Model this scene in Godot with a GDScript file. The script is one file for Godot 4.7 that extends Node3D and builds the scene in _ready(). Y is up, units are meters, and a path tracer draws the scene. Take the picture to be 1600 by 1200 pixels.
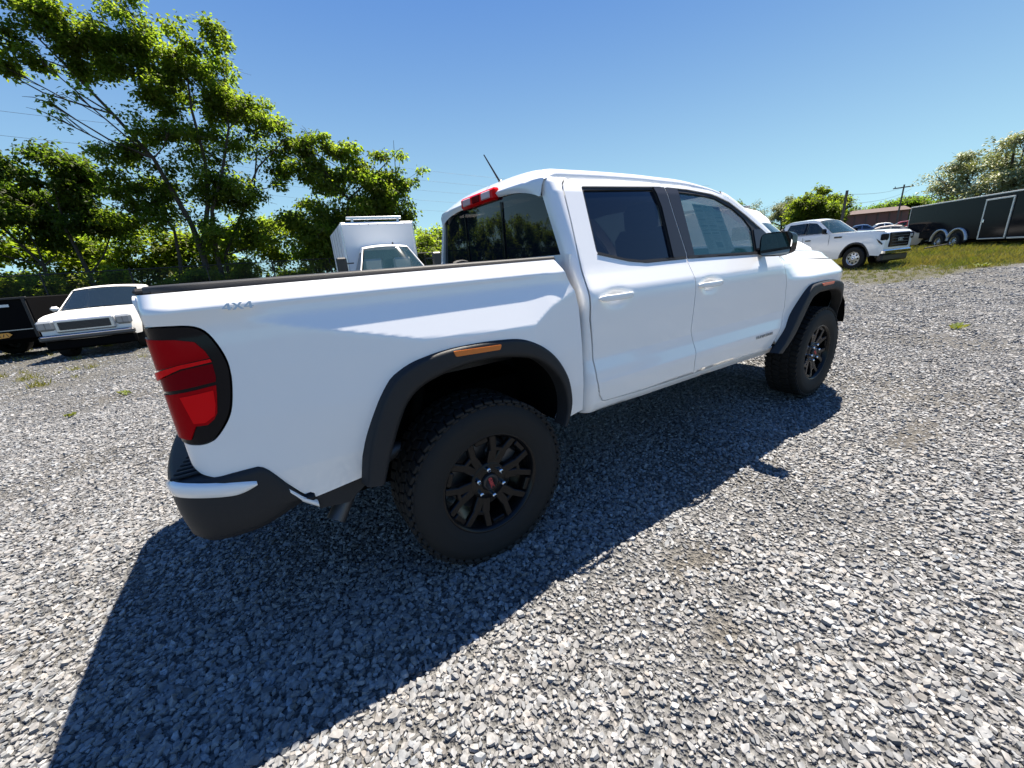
extends Node3D

var M := {}
var rng := RandomNumberGenerator.new()
var lump: FastNoiseLite

func _ready() -> void:
	rng.seed = 20240517
	# ---- camera, sky, sun, exposure
	var cam := Camera3D.new()
	cam.name = "camera"
	cam.fov = 88.89
	cam.near = 0.05
	cam.far = 1500.0
	cam.transform = Transform3D(Basis(Vector3(0.83769, -0.076126, 0.540815), Vector3(0.221446, 0.952529, -0.208927), Vector3(-0.499237, 0.294778, 0.814781)).orthonormalized(), Vector3(-0.7263, 1.3598, 2.3213))
	add_child(cam)
	var sm := ProceduralSkyMaterial.new()
	sm.sky_top_color = Color(0.0191, 0.0638, 0.2045).linear_to_srgb()
	sm.sky_horizon_color = Color(0.1859, 0.3028, 0.3294).linear_to_srgb()
	sm.sky_curve = 0.2
	sm.ground_bottom_color = Color(0.06, 0.06, 0.06).linear_to_srgb()
	sm.ground_horizon_color = Color(0.13, 0.13, 0.12).linear_to_srgb()
	sm.sun_angle_max = 0.0
	var sky := Sky.new()
	sky.sky_material = sm
	var env := Environment.new()
	env.background_mode = Environment.BG_SKY
	env.sky = sky
	env.tonemap_mode = Environment.TONE_MAPPER_LINEAR
	env.tonemap_exposure = 3.2
	env.sdfgi_enabled = true
	env.ssao_enabled = true
	env.ssil_enabled = true
	var we := WorldEnvironment.new()
	we.name = "world_environment"
	we.environment = env
	add_child(we)
	var sun := DirectionalLight3D.new()
	sun.name = "sun"
	sun.light_energy = 1.55
	sun.light_color = Color(1.0, 0.96, 0.90)
	sun.light_angular_distance = 0.5
	sun.shadow_enabled = true
	sun.look_at_from_position(Vector3(0.397, 1.0, -0.254) * 50.0, Vector3.ZERO)
	add_child(sun)
	lump = FastNoiseLite.new()
	lump.seed = 5
	lump.frequency = 0.55
	make_materials()
	# ---- the large structure
	build_ground()
	build_fence()
	build_far_buildings()
	build_trees()
	# ---- vehicles
	build_main_truck()
	build_old_pickup()
	build_box_truck()
	build_dark_trailer()
	build_right_side()
	# ---- small things last
	build_poles()
	build_grass()
	build_gravel()
	build_weeds()

# =====================================================================  helpers
func lin(r: float, g: float, b: float, a := 1.0) -> Color:
	var c := Color(r, g, b).linear_to_srgb()
	c.a = a
	return c

func mat(called: String, c: Color, rough := 0.6, metal := 0.0) -> StandardMaterial3D:
	var m := StandardMaterial3D.new()
	m.resource_name = called
	m.albedo_color = c
	m.roughness = rough
	m.metallic = metal
	M[called] = m
	return m

func glass(called: String, c: Color, a: float) -> StandardMaterial3D:
	var m := mat(called, c, 0.02)
	m.albedo_color.a = a
	m.transparency = BaseMaterial3D.TRANSPARENCY_ALPHA
	return m

func noise_tex(freq: float, size: int, seed_: int, kind := FastNoiseLite.TYPE_SIMPLEX_SMOOTH, octaves := 4, ramp: Gradient = null, normal := false, bump := 4.0) -> NoiseTexture2D:
	var n := FastNoiseLite.new()
	n.seed = seed_
	n.noise_type = kind
	n.frequency = freq
	n.fractal_octaves = octaves
	var t := NoiseTexture2D.new()
	t.width = size
	t.height = size
	t.seamless = true
	t.seamless_blend_skirt = 0.04
	t.noise = n
	if ramp:
		t.color_ramp = ramp
	t.as_normal_map = normal
	t.bump_strength = bump
	return t

func ramp(stops: Array) -> Gradient:
	var g := Gradient.new()
	var off := PackedFloat32Array()
	var col := PackedColorArray()
	for s in stops:
		off.append(s[0])
		col.append(s[1])
	g.offsets = off
	g.colors = col
	return g

func make_materials() -> void:
	var w := mat("white_paint", lin(0.80, 0.80, 0.79), 0.32)
	w.clearcoat_enabled = true
	w.clearcoat = 1.0
	w.clearcoat_roughness = 0.015
	mat("old_white", lin(0.76, 0.75, 0.72), 0.35)
	mat("box_white", lin(0.72, 0.74, 0.76), 0.45)
	mat("gap_dark", lin(0.006, 0.006, 0.007), 0.8)
	var pl := mat("black_plastic", lin(0.020, 0.021, 0.023), 0.55)
	pl.metallic_specular = 0.35
	pl.normal_enabled = true
	pl.normal_texture = noise_tex(0.25, 256, 3, FastNoiseLite.TYPE_SIMPLEX_SMOOTH, 2, null, true, 2.0)
	pl.normal_scale = 0.35
	pl.uv1_triplanar = true
	pl.uv1_scale = Vector3(6, 6, 6)
	mat("gloss_black", lin(0.006, 0.006, 0.008), 0.08).metallic_specular = 0.3
	mat("rim_black", lin(0.006, 0.006, 0.0065), 0.25).metallic_specular = 0.35
	mat("satin_black", lin(0.012, 0.012, 0.014), 0.4)
	var ty := mat("tyre_rubber", lin(0.019, 0.0185, 0.018), 0.72)
	ty.metallic_specular = 0.3
	ty.normal_enabled = true
	ty.normal_texture = noise_tex(0.12, 256, 9, FastNoiseLite.TYPE_SIMPLEX_SMOOTH, 3, null, true, 2.0)
	ty.normal_scale = 0.3
	ty.uv1_triplanar = true
	ty.uv1_scale = Vector3(5, 5, 5)
	mat("underbody", lin(0.005, 0.005, 0.005), 0.85).metallic_specular = 0.08
	mat("steel", lin(0.42, 0.42, 0.43), 0.35, 0.9)
	mat("dark_steel", lin(0.10, 0.10, 0.105), 0.5, 0.8)
	mat("chrome", lin(0.78, 0.80, 0.83), 0.06, 1.0)
	mat("silver", lin(0.55, 0.56, 0.58), 0.25, 0.7)
	mat("mirror_glass", lin(0.20, 0.22, 0.22), 0.01, 1.0)
	mat("amber", lin(0.62, 0.17, 0.03), 0.18)
	mat("front_amber", lin(0.72, 0.16, 0.08), 0.2)
	var red := mat("red_lens", lin(0.36, 0.003, 0.006), 0.06)
	red.metallic_specular = 0.14
	mat("deep_red", lin(0.17, 0.002, 0.006), 0.05).metallic_specular = 0.14
	mat("bright_red", lin(0.75, 0.008, 0.010), 0.08).metallic_specular = 0.16
	mat("pink_lens", lin(0.66, 0.42, 0.42), 0.08)
	mat("clear_lens", lin(0.32, 0.34, 0.35), 0.06, 0.3)
	glass("side_glass", lin(0.016, 0.065, 0.08), 0.78)
	glass("dark_glass", lin(0.005, 0.008, 0.014), 0.965)
	glass("screen_glass", lin(0.03, 0.07, 0.07), 0.35)
	glass("car_glass", lin(0.012, 0.02, 0.026), 0.88)
	mat("seat_cloth", lin(0.055, 0.055, 0.06), 0.9)
	mat("headliner", lin(0.22, 0.22, 0.21), 0.9)
	mat("dash", lin(0.03, 0.03, 0.032), 0.7)
	mat("red_letters", lin(0.55, 0.06, 0.06), 0.4)
	mat("badge_grey", lin(0.33, 0.34, 0.35), 0.3, 0.6)
	mat("badge_chrome", lin(0.42, 0.47, 0.56), 0.3, 0.5)
	mat("decal_blue", lin(0.50, 0.58, 0.72), 0.2, 0.5)
	mat("trailer_black", lin(0.008, 0.008, 0.010), 0.12).metallic_specular = 0.18
	mat("trailer_trim", lin(0.55, 0.55, 0.54), 0.35, 0.4)
	mat("pole_wood", lin(0.10, 0.085, 0.07), 0.9)
	mat("dull_black", lin(0.004, 0.004, 0.0045), 0.7).metallic_specular = 0.15
	mat("old_roof", lin(0.075, 0.05, 0.045), 0.9)
	mat("wire", lin(0.05, 0.05, 0.055), 0.6)
	mat("post_black", lin(0.012, 0.012, 0.012), 0.6)
	mat("brick", lin(0.17, 0.085, 0.07), 0.9)
	mat("tan_wall", lin(0.48, 0.41, 0.35), 0.9)
	mat("roof_grey", lin(0.30, 0.30, 0.31), 0.8)
	mat("sign_orange", lin(0.75, 0.33, 0.05), 0.5)
	mat("label_white", lin(0.6, 0.63, 0.63), 0.5)
	mat("tan_paint", lin(0.52, 0.44, 0.36), 0.2)
	mat("blue_paint", lin(0.05, 0.09, 0.20), 0.2)
	mat("grey_paint", lin(0.20, 0.21, 0.22), 0.2)
	mat("red_paint", lin(0.25, 0.03, 0.03), 0.2)
	var bark := mat("bark", lin(0.050, 0.042, 0.033), 0.95)
	bark.normal_enabled = true
	bark.normal_texture = noise_tex(0.05, 256, 31, FastNoiseLite.TYPE_SIMPLEX_SMOOTH, 4, null, true, 8.0)
	bark.uv1_triplanar = true
	bark.uv1_scale = Vector3(3, 1, 3)
	var leaf := mat("leaf", lin(0.165, 0.225, 0.052), 0.5)
	leaf.vertex_color_use_as_albedo = true
	leaf.backlight_enabled = true
	leaf.backlight = Color(1.2, 1.25, 0.8)
	leaf.cull_mode = BaseMaterial3D.CULL_DISABLED
	var gl := mat("grey_leaf", lin(0.21, 0.235, 0.13), 0.55)
	gl.vertex_color_use_as_albedo = true
	gl.backlight_enabled = true
	gl.backlight = Color(0.7, 0.7, 0.45)
	gl.cull_mode = BaseMaterial3D.CULL_DISABLED
	var gr := mat("grass_blade", lin(0.185, 0.195, 0.055), 0.7)
	gr.vertex_color_use_as_albedo = true
	gr.backlight_enabled = true
	gr.backlight = Color(0.8, 0.8, 0.4)
	gr.cull_mode = BaseMaterial3D.CULL_DISABLED
	# chips of stone
	var st := mat("stone", lin(0.285, 0.287, 0.284), 0.85)
	st.vertex_color_use_as_albedo = true
	st.albedo_texture = noise_tex(0.03, 256, 77, FastNoiseLite.TYPE_SIMPLEX_SMOOTH, 4, ramp([[0.0, Color(0.62, 0.62, 0.63)], [1.0, Color(1, 1, 1)]]))
	st.uv1_triplanar = true
	st.uv1_world_triplanar = true
	st.uv1_scale = Vector3(5, 5, 5)
	# the ground: gravel fines, with relief
	var g := mat("gravel_ground", Color(1, 1, 1), 0.95)
	g.vertex_color_use_as_albedo = true
	g.albedo_texture = noise_tex(0.10, 1024, 12, FastNoiseLite.TYPE_CELLULAR, 3, ramp([[0.0, lin(0.032, 0.032, 0.0315)], [0.3, lin(0.08, 0.08, 0.078)], [0.6, lin(0.175, 0.175, 0.172)], [1.0, lin(0.31, 0.31, 0.305)]]))
	g.uv1_triplanar = true
	g.uv1_world_triplanar = true
	g.uv1_scale = Vector3(0.45, 0.45, 0.45)
	g.normal_enabled = true
	g.normal_texture = noise_tex(0.10, 1024, 12, FastNoiseLite.TYPE_CELLULAR, 3, null, true, 18.0)
	g.normal_scale = 1.4
	# chain link
	var im := Image.create(64, 64, false, Image.FORMAT_RGBA8)
	im.fill(Color(0.1, 0.1, 0.1, 0.0))
	for y in 64:
		for x in 64:
			var a := absf(float(posmod(x + y, 64)) - 32.0)
			var b := absf(float(posmod(x - y, 64)) - 32.0)
			if a > 28.5 or b > 28.5:
				im.set_pixel(x, y, Color(0.13, 0.13, 0.13, 1.0))
	var ch := mat("chain_link", Color(1, 1, 1), 0.6, 0.2)
	ch.albedo_texture = ImageTexture.create_from_image(im)
	ch.transparency = BaseMaterial3D.TRANSPARENCY_ALPHA_SCISSOR
	ch.alpha_scissor_threshold = 0.5
	ch.cull_mode = BaseMaterial3D.CULL_DISABLED
	# the price sheet on the window
	var sh := Image.create(256, 320, false, Image.FORMAT_RGBA8)
	sh.fill(Color(0.80, 0.86, 0.86))
	var r := RandomNumberGenerator.new()
	r.seed = 4
	for col in 3:
		var y := 26
		while y < 300:
			var x := 12 + col * 82
			var wide := r.randi_range(28, 68)
			if r.randf() < 0.82:
				sh.fill_rect(Rect2i(x, y, wide, 3), Color(0.45, 0.52, 0.55))
			if r.randf() < 0.07:
				sh.fill_rect(Rect2i(x, y, 66, 9), Color(0.16, 0.22, 0.3))
			y += 7
	sh.fill_rect(Rect2i(8, 8, 70, 11), Color(0.16, 0.2, 0.26))
	sh.fill_rect(Rect2i(100, 8, 50, 11), Color(0.25, 0.3, 0.36))
	sh.fill_rect(Rect2i(190, 8, 56, 11), Color(0.16, 0.2, 0.26))
	sh.fill_rect(Rect2i(4, 168, 248, 4), Color(0.2, 0.26, 0.32))
	sh.fill_rect(Rect2i(96, 250, 60, 36), Color(0.2, 0.25, 0.33))
	var ps := mat("price_sheet", Color(1, 1, 1), 0.7)
	ps.albedo_texture = ImageTexture.create_from_image(sh)
	ps.cull_mode = BaseMaterial3D.CULL_DISABLED
	ps.backlight_enabled = true
	ps.backlight = Color(0.9, 0.95, 0.95)

# a bag of triangles that becomes one mesh
class Bag:
	var v := PackedVector3Array()
	var n := PackedVector3Array()
	var t := PackedVector2Array()
	var c := PackedColorArray()
	var i := PackedInt32Array()
	var tint := Color.WHITE
	func p(at: Vector3, nn: Vector3, uv := Vector2.ZERO) -> int:
		v.append(at)
		n.append(nn)
		t.append(uv)
		c.append(tint)
		return v.size() - 1
	func tri(a: int, b: int, d: int) -> void:
		var g := (v[b] - v[a]).cross(v[d] - v[a])
		if g.dot(n[a] + n[b] + n[d]) > 0.0:
			i.append_array(PackedInt32Array([a, d, b]))
		else:
			i.append_array(PackedInt32Array([a, b, d]))
	func flat(a: Vector3, b: Vector3, d: Vector3, out := Vector3.ZERO) -> void:
		var g := (b - a).cross(d - a).normalized()
		if out != Vector3.ZERO and g.dot(out) < 0.0:
			g = -g
		var k := p(a, g)
		p(b, g)
		p(d, g)
		tri(k, k + 1, k + 2)
	func quad(a: Vector3, b: Vector3, d: Vector3, e: Vector3, out := Vector3.ZERO) -> void:
		var g := (d - a).cross(e - b).normalized()
		if out != Vector3.ZERO and g.dot(out) < 0.0:
			g = -g
		var k := p(a, g, Vector2(0, 0))
		p(b, g, Vector2(1, 0))
		p(d, g, Vector2(1, 1))
		p(e, g, Vector2(0, 1))
		tri(k, k + 1, k + 2)
		tri(k, k + 2, k + 3)
	# rows x columns of points, smooth; out is a rough outward direction or a centre to face away from
	func sheet(rows: Array, flip := false, close_v := false) -> void:
		var nr := rows.size()
		var nc: int = rows[0].size()
		var base := v.size()
		for r in nr:
			for k in nc:
				var du: Vector3 = rows[mini(r + 1, nr - 1)][k] - rows[maxi(r - 1, 0)][k]
				var k0 := k - 1
				var k1 := k + 1
				if close_v:
					k0 = nc - 2 if k == 0 else k - 1
					k1 = 1 if k == nc - 1 else k + 1
				var dv: Vector3 = rows[r][mini(k1, nc - 1)] - rows[r][maxi(k0, 0)]
				var g := du.cross(dv).normalized()
				if g == Vector3.ZERO:
					g = Vector3.UP
				if flip:
					g = -g
				p(rows[r][k], g, Vector2(float(k) / (nc - 1), float(r) / (nr - 1)))
		for r in nr - 1:
			for k in nc - 1:
				var a := base + r * nc + k
				tri(a, a + 1, a + nc + 1)
				tri(a, a + nc + 1, a + nc)
	func tube(pts: Array, radii: Array, sides := 8, caps := true) -> void:
		var rows := []
		var side := Vector3.ZERO
		for k in pts.size():
			var d: Vector3 = (pts[mini(k + 1, pts.size() - 1)] - pts[maxi(k - 1, 0)]).normalized()
			if side == Vector3.ZERO:
				side = d.cross(Vector3.UP if absf(d.y) < 0.9 else Vector3.RIGHT).normalized()
			side = (side - d * side.dot(d)).normalized()
			var up := d.cross(side)
			var row := []
			for s in sides + 1:
				var a := TAU * s / sides
				row.append(pts[k] + (side * cos(a) + up * sin(a)) * radii[k])
			rows.append(row)
		sheet(rows, true, true)
		if caps:
			for e in [0, pts.size() - 1]:
				var d: Vector3 = (pts[1] - pts[0]) if e else (pts[0] - pts[1])
				if e:
					d = pts[e] - pts[e - 1]
				for s in sides - 1:
					flat(pts[e], rows[e][s], rows[e][s + 1], d)
				flat(pts[e], rows[e][sides - 1], rows[e][0], d)
	# profile of (radius, along) points turned about axis through at
	func lathe(profile: Array, at: Vector3, axis: Vector3, seg := 32) -> void:
		var u := axis.cross(Vector3.UP if absf(axis.y) < 0.9 else Vector3.RIGHT).normalized()
		var w := axis.cross(u)
		var rows := []
		for s in seg + 1:
			var a := TAU * s / seg
			var row := []
			for q in profile:
				row.append(at + axis * q.y + (u * cos(a) + w * sin(a)) * q.x)
			rows.append(row)
		var base := v.size()
		sheet(rows, true)
		# normals agree at the seam
		var nc := profile.size()
		for k in nc:
			var a := base + k
			var b := base + seg * nc + k
			var g := (n[a] + n[b]).normalized()
			n[a] = g
			n[b] = g
	func box(at: Vector3, size: Vector3, e := 0.0, turn := Basis.IDENTITY) -> void:
		var h := size / 2.0
		e = minf(e, minf(h.x, minf(h.y, h.z)) * 0.9)
		for ax in 3:
			for s in [-1.0, 1.0]:
				var nn := Vector3.ZERO
				nn[ax] = s
				var u := (ax + 1) % 3
				var w := (ax + 2) % 3
				var q := []
				for k in [[-1, -1], [1, -1], [1, 1], [-1, 1]]:
					var pt := Vector3.ZERO
					pt[ax] = s * h[ax]
					pt[u] = k[0] * (h[u] - e)
					pt[w] = k[1] * (h[w] - e)
					q.append(at + turn * pt)
				quad(q[0], q[1], q[2], q[3], turn * nn)
		if e <= 0.0:
			return
		for ax in 3:
			var u := (ax + 1) % 3
			var w := (ax + 2) % 3
			for su in [-1.0, 1.0]:
				for sw in [-1.0, 1.0]:
					var q := []
					for k in [[-1, 0], [1, 0], [1, 1], [-1, 1]]:
						var pt := Vector3.ZERO
						pt[ax] = k[0] * (h[ax] - e)
						pt[u] = su * (h[u] - (e if k[1] else 0.0))
						pt[w] = sw * (h[w] - (0.0 if k[1] else e))
						q.append(at + turn * pt)
					var nn := Vector3.ZERO
					nn[u] = su
					nn[w] = sw
					quad(q[0], q[1], q[2], q[3], turn * nn)
		for sx in [-1.0, 1.0]:
			for sy in [-1.0, 1.0]:
				for sz in [-1.0, 1.0]:
					flat(at + turn * Vector3(sx * h.x, sy * (h.y - e), sz * (h.z - e)), at + turn * Vector3(sx * (h.x - e), sy * h.y, sz * (h.z - e)), at + turn * Vector3(sx * (h.x - e), sy * (h.y - e), sz * h.z), turn * Vector3(sx, sy, sz))
	func prism(poly: PackedVector2Array, f: Callable, depth: Vector3) -> void:
		# a flat outline (u, v) -> f(u, v), given thickness along depth
		var ids := Geometry2D.triangulate_polygon(poly)
		for k in range(0, ids.size(), 3):
			var a: Vector3 = f.call(poly[ids[k]])
			var b: Vector3 = f.call(poly[ids[k + 1]])
			var d: Vector3 = f.call(poly[ids[k + 2]])
			flat(a, b, d, -depth)
			flat(a + depth, b + depth, d + depth, depth)
		for k in poly.size():
			var q0 := poly[k]
			var q1 := poly[(k + 1) % poly.size()]
			var mid := (q0 + q1) / 2.0
			var o := (q1 - q0).orthogonal().normalized() * 0.001
			if Geometry2D.is_point_in_polygon(mid + o, poly):
				o = -o
			var fm: Vector3 = f.call(mid)
			var fo: Vector3 = f.call(mid + o)
			var a: Vector3 = f.call(q0)
			var b: Vector3 = f.call(q1)
			quad(a, b, b + depth, a + depth, fo - fm)
	func mesh(m: Material) -> ArrayMesh:
		var arr := []
		arr.resize(Mesh.ARRAY_MAX)
		arr[Mesh.ARRAY_VERTEX] = v
		arr[Mesh.ARRAY_NORMAL] = n
		arr[Mesh.ARRAY_TEX_UV] = t
		arr[Mesh.ARRAY_COLOR] = c
		arr[Mesh.ARRAY_INDEX] = i
		var out := ArrayMesh.new()
		out.add_surface_from_arrays(Mesh.PRIMITIVE_TRIANGLES, arr)
		out.surface_set_material(0, m)
		return out

func put(called: String, b: Bag, m: String, parent: Node = self) -> MeshInstance3D:
	var o := MeshInstance3D.new()
	o.name = called
	o.mesh = b.mesh(M[m])
	parent.add_child(o, true)
	return o

func again(called: String, mesh: Mesh, parent: Node, at: Transform3D) -> MeshInstance3D:
	var o := MeshInstance3D.new()
	o.name = called
	o.mesh = mesh
	o.transform = at
	parent.add_child(o, true)
	return o

var taken := {}
func numbered(called: String) -> String:
	var k: int = taken.get(called, -1) + 1
	taken[called] = k
	return called if k == 0 else "%s_%03d" % [called, k]

func tag(o: Node, label: String, category: String, group := "") -> Node:
	o.set_meta("label", label)
	o.set_meta("category", category)
	if group:
		o.set_meta("group", group)
	return o

func thing(called: String, label: String, category: String, at := Transform3D.IDENTITY, group := "") -> Node3D:
	var o := Node3D.new()
	o.name = numbered(called)
	o.transform = at
	add_child(o)
	tag(o, label, category, group)
	return o

func setting(called: String, b: Bag, m: String, kind := "structure") -> MeshInstance3D:
	var o := put(numbered(called), b, m)
	o.set_meta("kind", kind)
	return o

func pose(x: float, z: float, deg: float, lift := 0.0) -> Transform3D:
	return Transform3D(Basis(Vector3.UP, deg_to_rad(deg)), Vector3(x, ground(x, z) + lift, z))

# the height of the ground: the lot is level, the grass beyond it rises a little
func ground(x: float, z: float) -> float:
	var h := 0.0
	h += 0.30 * smoothstep(22.0, 34.0, x) + 0.08 * smoothstep(15.0, 22.0, x) * smoothstep(-7.0, -1.5, z)
	h += 0.5 * smoothstep(-21.0, -30.0, z)
	return h

func table(t: PackedVector2Array, y: float) -> float:
	if y <= t[0].x:
		return t[0].y
	for k in range(1, t.size()):
		if y <= t[k].x:
			return lerpf(t[k - 1].y, t[k].y, (y - t[k - 1].x) / (t[k].x - t[k - 1].x))
	return t[t.size() - 1].y

func resample(poly: PackedVector2Array, step: float, closed := true) -> PackedVector2Array:
	var out := PackedVector2Array()
	var m := poly.size() if closed else poly.size() - 1
	for k in m:
		var a := poly[k]
		var b := poly[(k + 1) % poly.size()]
		var c := maxi(1, roundi(a.distance_to(b) / step))
		for q in c:
			out.append(a.lerp(b, float(q) / c))
	if not closed:
		out.append(poly[poly.size() - 1])
	return out

func smooth_line(poly: PackedVector2Array, count: int) -> PackedVector2Array:
	# an open Catmull-Rom line through the points, evenly spaced
	var dense := PackedVector2Array()
	for k in poly.size() - 1:
		var p0 := poly[maxi(k - 1, 0)]
		var p3 := poly[mini(k + 2, poly.size() - 1)]
		for q in 12:
			dense.append(poly[k].cubic_interpolate(poly[k + 1], p0, p3, q / 12.0))
	dense.append(poly[poly.size() - 1])
	var total := 0.0
	var acc := [0.0]
	for k in range(1, dense.size()):
		total += dense[k].distance_to(dense[k - 1])
		acc.append(total)
	var out := PackedVector2Array()
	var j := 0
	for q in count:
		var want := total * q / (count - 1)
		while j < dense.size() - 2 and acc[j + 1] < want:
			j += 1
		var span: float = maxf(acc[j + 1] - acc[j], 1e-9)
		out.append(dense[j].lerp(dense[j + 1], clampf((want - acc[j]) / span, 0.0, 1.0)))
	return out

func rounded(poly: PackedVector2Array, r: float, n := 4) -> PackedVector2Array:
	var out := PackedVector2Array()
	for k in poly.size():
		var a := poly[(k - 1 + poly.size()) % poly.size()]
		var b := poly[k]
		var c := poly[(k + 1) % poly.size()]
		var ra := minf(r, a.distance_to(b) * 0.45)
		var rc := minf(r, c.distance_to(b) * 0.45)
		var p0 := b + (a - b).normalized() * ra
		var p1 := b + (c - b).normalized() * rc
		for q in n + 1:
			var t := float(q) / n
			out.append(p0.lerp(b, t).lerp(b.lerp(p1, t), t))
	return out

# a skin over an outline with holes: f(Vector2) -> Vector3; normals from f; edges turned in by flange.
# bags: [near side bag, mirrored bag or null]
func panel(bags: Array, outline: PackedVector2Array, holes: Array, f: Callable, step: float, flange := 0.03, outward := 1.0, lift := 0.0) -> void:
	var pts := resample(outline, step)
	var loops := [[0, pts.size(), false]]
	for h in holes:
		var s := pts.size()
		pts.append_array(resample(h, step))
		loops.append([s, pts.size(), true])
	var near := {}
	for q in pts:
		near[Vector2i((q / step).floor())] = near.get(Vector2i((q / step).floor()), []) + [q]
	var lo := outline[0]
	var hi := outline[0]
	for q in outline:
		lo = lo.min(q)
		hi = hi.max(q)
	var rowh := step * 0.87
	for r in int((hi.y - lo.y) / rowh) + 1:
		for k in int((hi.x - lo.x) / step) + 2:
			var q := lo + Vector2((k + (0.5 if r % 2 else 0.0)) * step, r * rowh)
			if not Geometry2D.is_point_in_polygon(q, outline):
				continue
			var bad := false
			for h in holes:
				if Geometry2D.is_point_in_polygon(q, h):
					bad = true
			if bad:
				continue
			var cell := Vector2i((q / step).floor())
			for a in 3:
				for b in 3:
					for o in near.get(cell + Vector2i(a - 1, b - 1), []):
						if q.distance_squared_to(o) < step * step * 0.3:
							bad = true
			if not bad:
				pts.append(q)
	var ids := Geometry2D.triangulate_delaunay(pts)
	var pos := PackedVector3Array()
	var nor := PackedVector3Array()
	var e := 0.006
	for q in pts:
		var du: Vector3 = f.call(q + Vector2(e, 0)) - f.call(q - Vector2(e, 0))
		var dv: Vector3 = f.call(q + Vector2(0, e)) - f.call(q - Vector2(0, e))
		var g := du.cross(dv).normalized() * outward
		pos.append(f.call(q) + g * lift)
		nor.append(g)
	for side in bags.size():
		var bag: Bag = bags[side]
		if bag == null:
			continue
		var mir := Vector3(1, 1, -1 if side else 1)
		var base := bag.v.size()
		for k in pts.size():
			bag.p(pos[k] * mir, nor[k] * mir, pts[k])
		for k in range(0, ids.size(), 3):
			var m := (pts[ids[k]] + pts[ids[k + 1]] + pts[ids[k + 2]]) / 3.0
			if not Geometry2D.is_point_in_polygon(m, outline):
				continue
			var bad := false
			for h in holes:
				if Geometry2D.is_point_in_polygon(m, h):
					bad = true
			if not bad:
				bag.tri(base + ids[k], base + ids[k + 1], base + ids[k + 2])
		if flange > 0.0:
			for l in loops:
				var c: int = l[1] - l[0]
				for k in c:
					var a: int = l[0] + k
					var b: int = l[0] + (k + 1) % c
					var out2 := (pts[b] - pts[a]).orthogonal().normalized()
					var poly: PackedVector2Array = outline if not l[2] else holes[loops.find(l) - 1]
					if Geometry2D.is_point_in_polygon((pts[a] + pts[b]) / 2.0 + out2 * step * 0.05, poly):
						out2 = -out2
					if l[2]:
						out2 = -out2
					var out: Vector3 = f.call(pts[a] + out2 * 0.004) - f.call(pts[a])
					bag.quad(pos[a] * mir, pos[b] * mir, (pos[b] - nor[b] * flange) * mir, (pos[a] - nor[a] * flange) * mir, out * mir)

func band(bags: Array, a: PackedVector2Array, b: PackedVector2Array, f: Callable, lifts: Array, inner := 0.06) -> void:
	# a moulded strip between two lines of equal count; lifts: height over f at each step from a to b
	for side in bags.size():
		var mir := Vector3(1, 1, -1 if side else 1)
		var rows := []
		for k in a.size():
			var row := []
			for q in lifts.size():
				var t := float(q) / (lifts.size() - 1)
				var at := a[k].lerp(b[k], t)
				row.append((f.call(at) + Vector3(0, 0, lifts[q])) * mir)
			row.append((f.call(b[k]) + Vector3(0, 0, lifts[lifts.size() - 1] - inner)) * mir)
			rows.append(row)
		var test: Vector3 = (rows[1][1] - rows[0][1]).cross(rows[0][2] - rows[0][1])
		bags[side].sheet(rows, test.z * mir.z < 0.0)

# =====================================================================  the white pickup in front
const CAB: PackedVector2Array = [Vector2(0.50, 0.850), Vector2(0.545, 0.868), Vector2(0.585, 0.893), Vector2(0.62, 0.904), Vector2(0.70, 0.917), Vector2(0.735, 0.919), Vector2(0.742, 0.917), Vector2(0.81, 0.902), Vector2(0.86, 0.899), Vector2(0.95, 0.906), Vector2(1.05, 0.914), Vector2(1.13, 0.917), Vector2(1.17, 0.914), Vector2(1.20, 0.905), Vector2(1.28, 0.862), Vector2(1.31, 0.848), Vector2(1.68, 0.690), Vector2(1.735, 0.655), Vector2(1.77, 0.610), Vector2(1.79, 0.55)]
const BED: PackedVector2Array = [Vector2(0.55, 0.862), Vector2(0.62, 0.874), Vector2(0.75, 0.886), Vector2(0.95, 0.884), Vector2(1.10, 0.877), Vector2(1.235, 0.869), Vector2(1.258, 0.869), Vector2(1.303, 0.882), Vector2(1.309, 0.878), Vector2(1.36, 0.836)]
const RIDGE: PackedVector2Array = [Vector2(-0.78, 1.259), Vector2(-0.50, 1.182), Vector2(-0.25, 1.117), Vector2(-0.04, 1.104), Vector2(0.25, 1.093), Vector2(0.367, 1.159), Vector2(0.53, 1.212)]
const FENDER: PackedVector2Array = [Vector2(0.50, 0.88), Vector2(0.62, 0.90), Vector2(0.80, 0.915), Vector2(1.00, 0.93), Vector2(1.075, 0.935), Vector2(1.095, 0.925), Vector2(1.20, 0.815), Vector2(1.25, 0.72)]

func bed_z(x: float, y: float) -> float:
	var z := table(BED, y)
	var top := 1.292 + 0.01 * smoothstep(0.22, 0.45, x)
	var low := table(RIDGE, x)
	if x > -0.95 and y < top:
		z += 0.385 * (top - maxf(y, low)) * smoothstep(-0.95, -0.62, x) * (0.35 + 0.65 * smoothstep(0.55, 0.95, y)) * (1.0 - 0.3 * smoothstep(0.35, 0.55, x))
	return z

func bed_at(q: Vector2) -> Vector3:
	var r := 0.085
	if q.x > -0.93:
		return Vector3(q.x, q.y, bed_z(q.x, q.y))
	var a := (-0.93 - q.x) / r
	var z := bed_z(-0.93, q.y)
	if a > PI / 2:
		return Vector3(-0.93 - r, q.y, z - r - (a - PI / 2) * r)
	return Vector3(-0.93 - r * sin(a), q.y, z - r * (1.0 - cos(a)))

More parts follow.
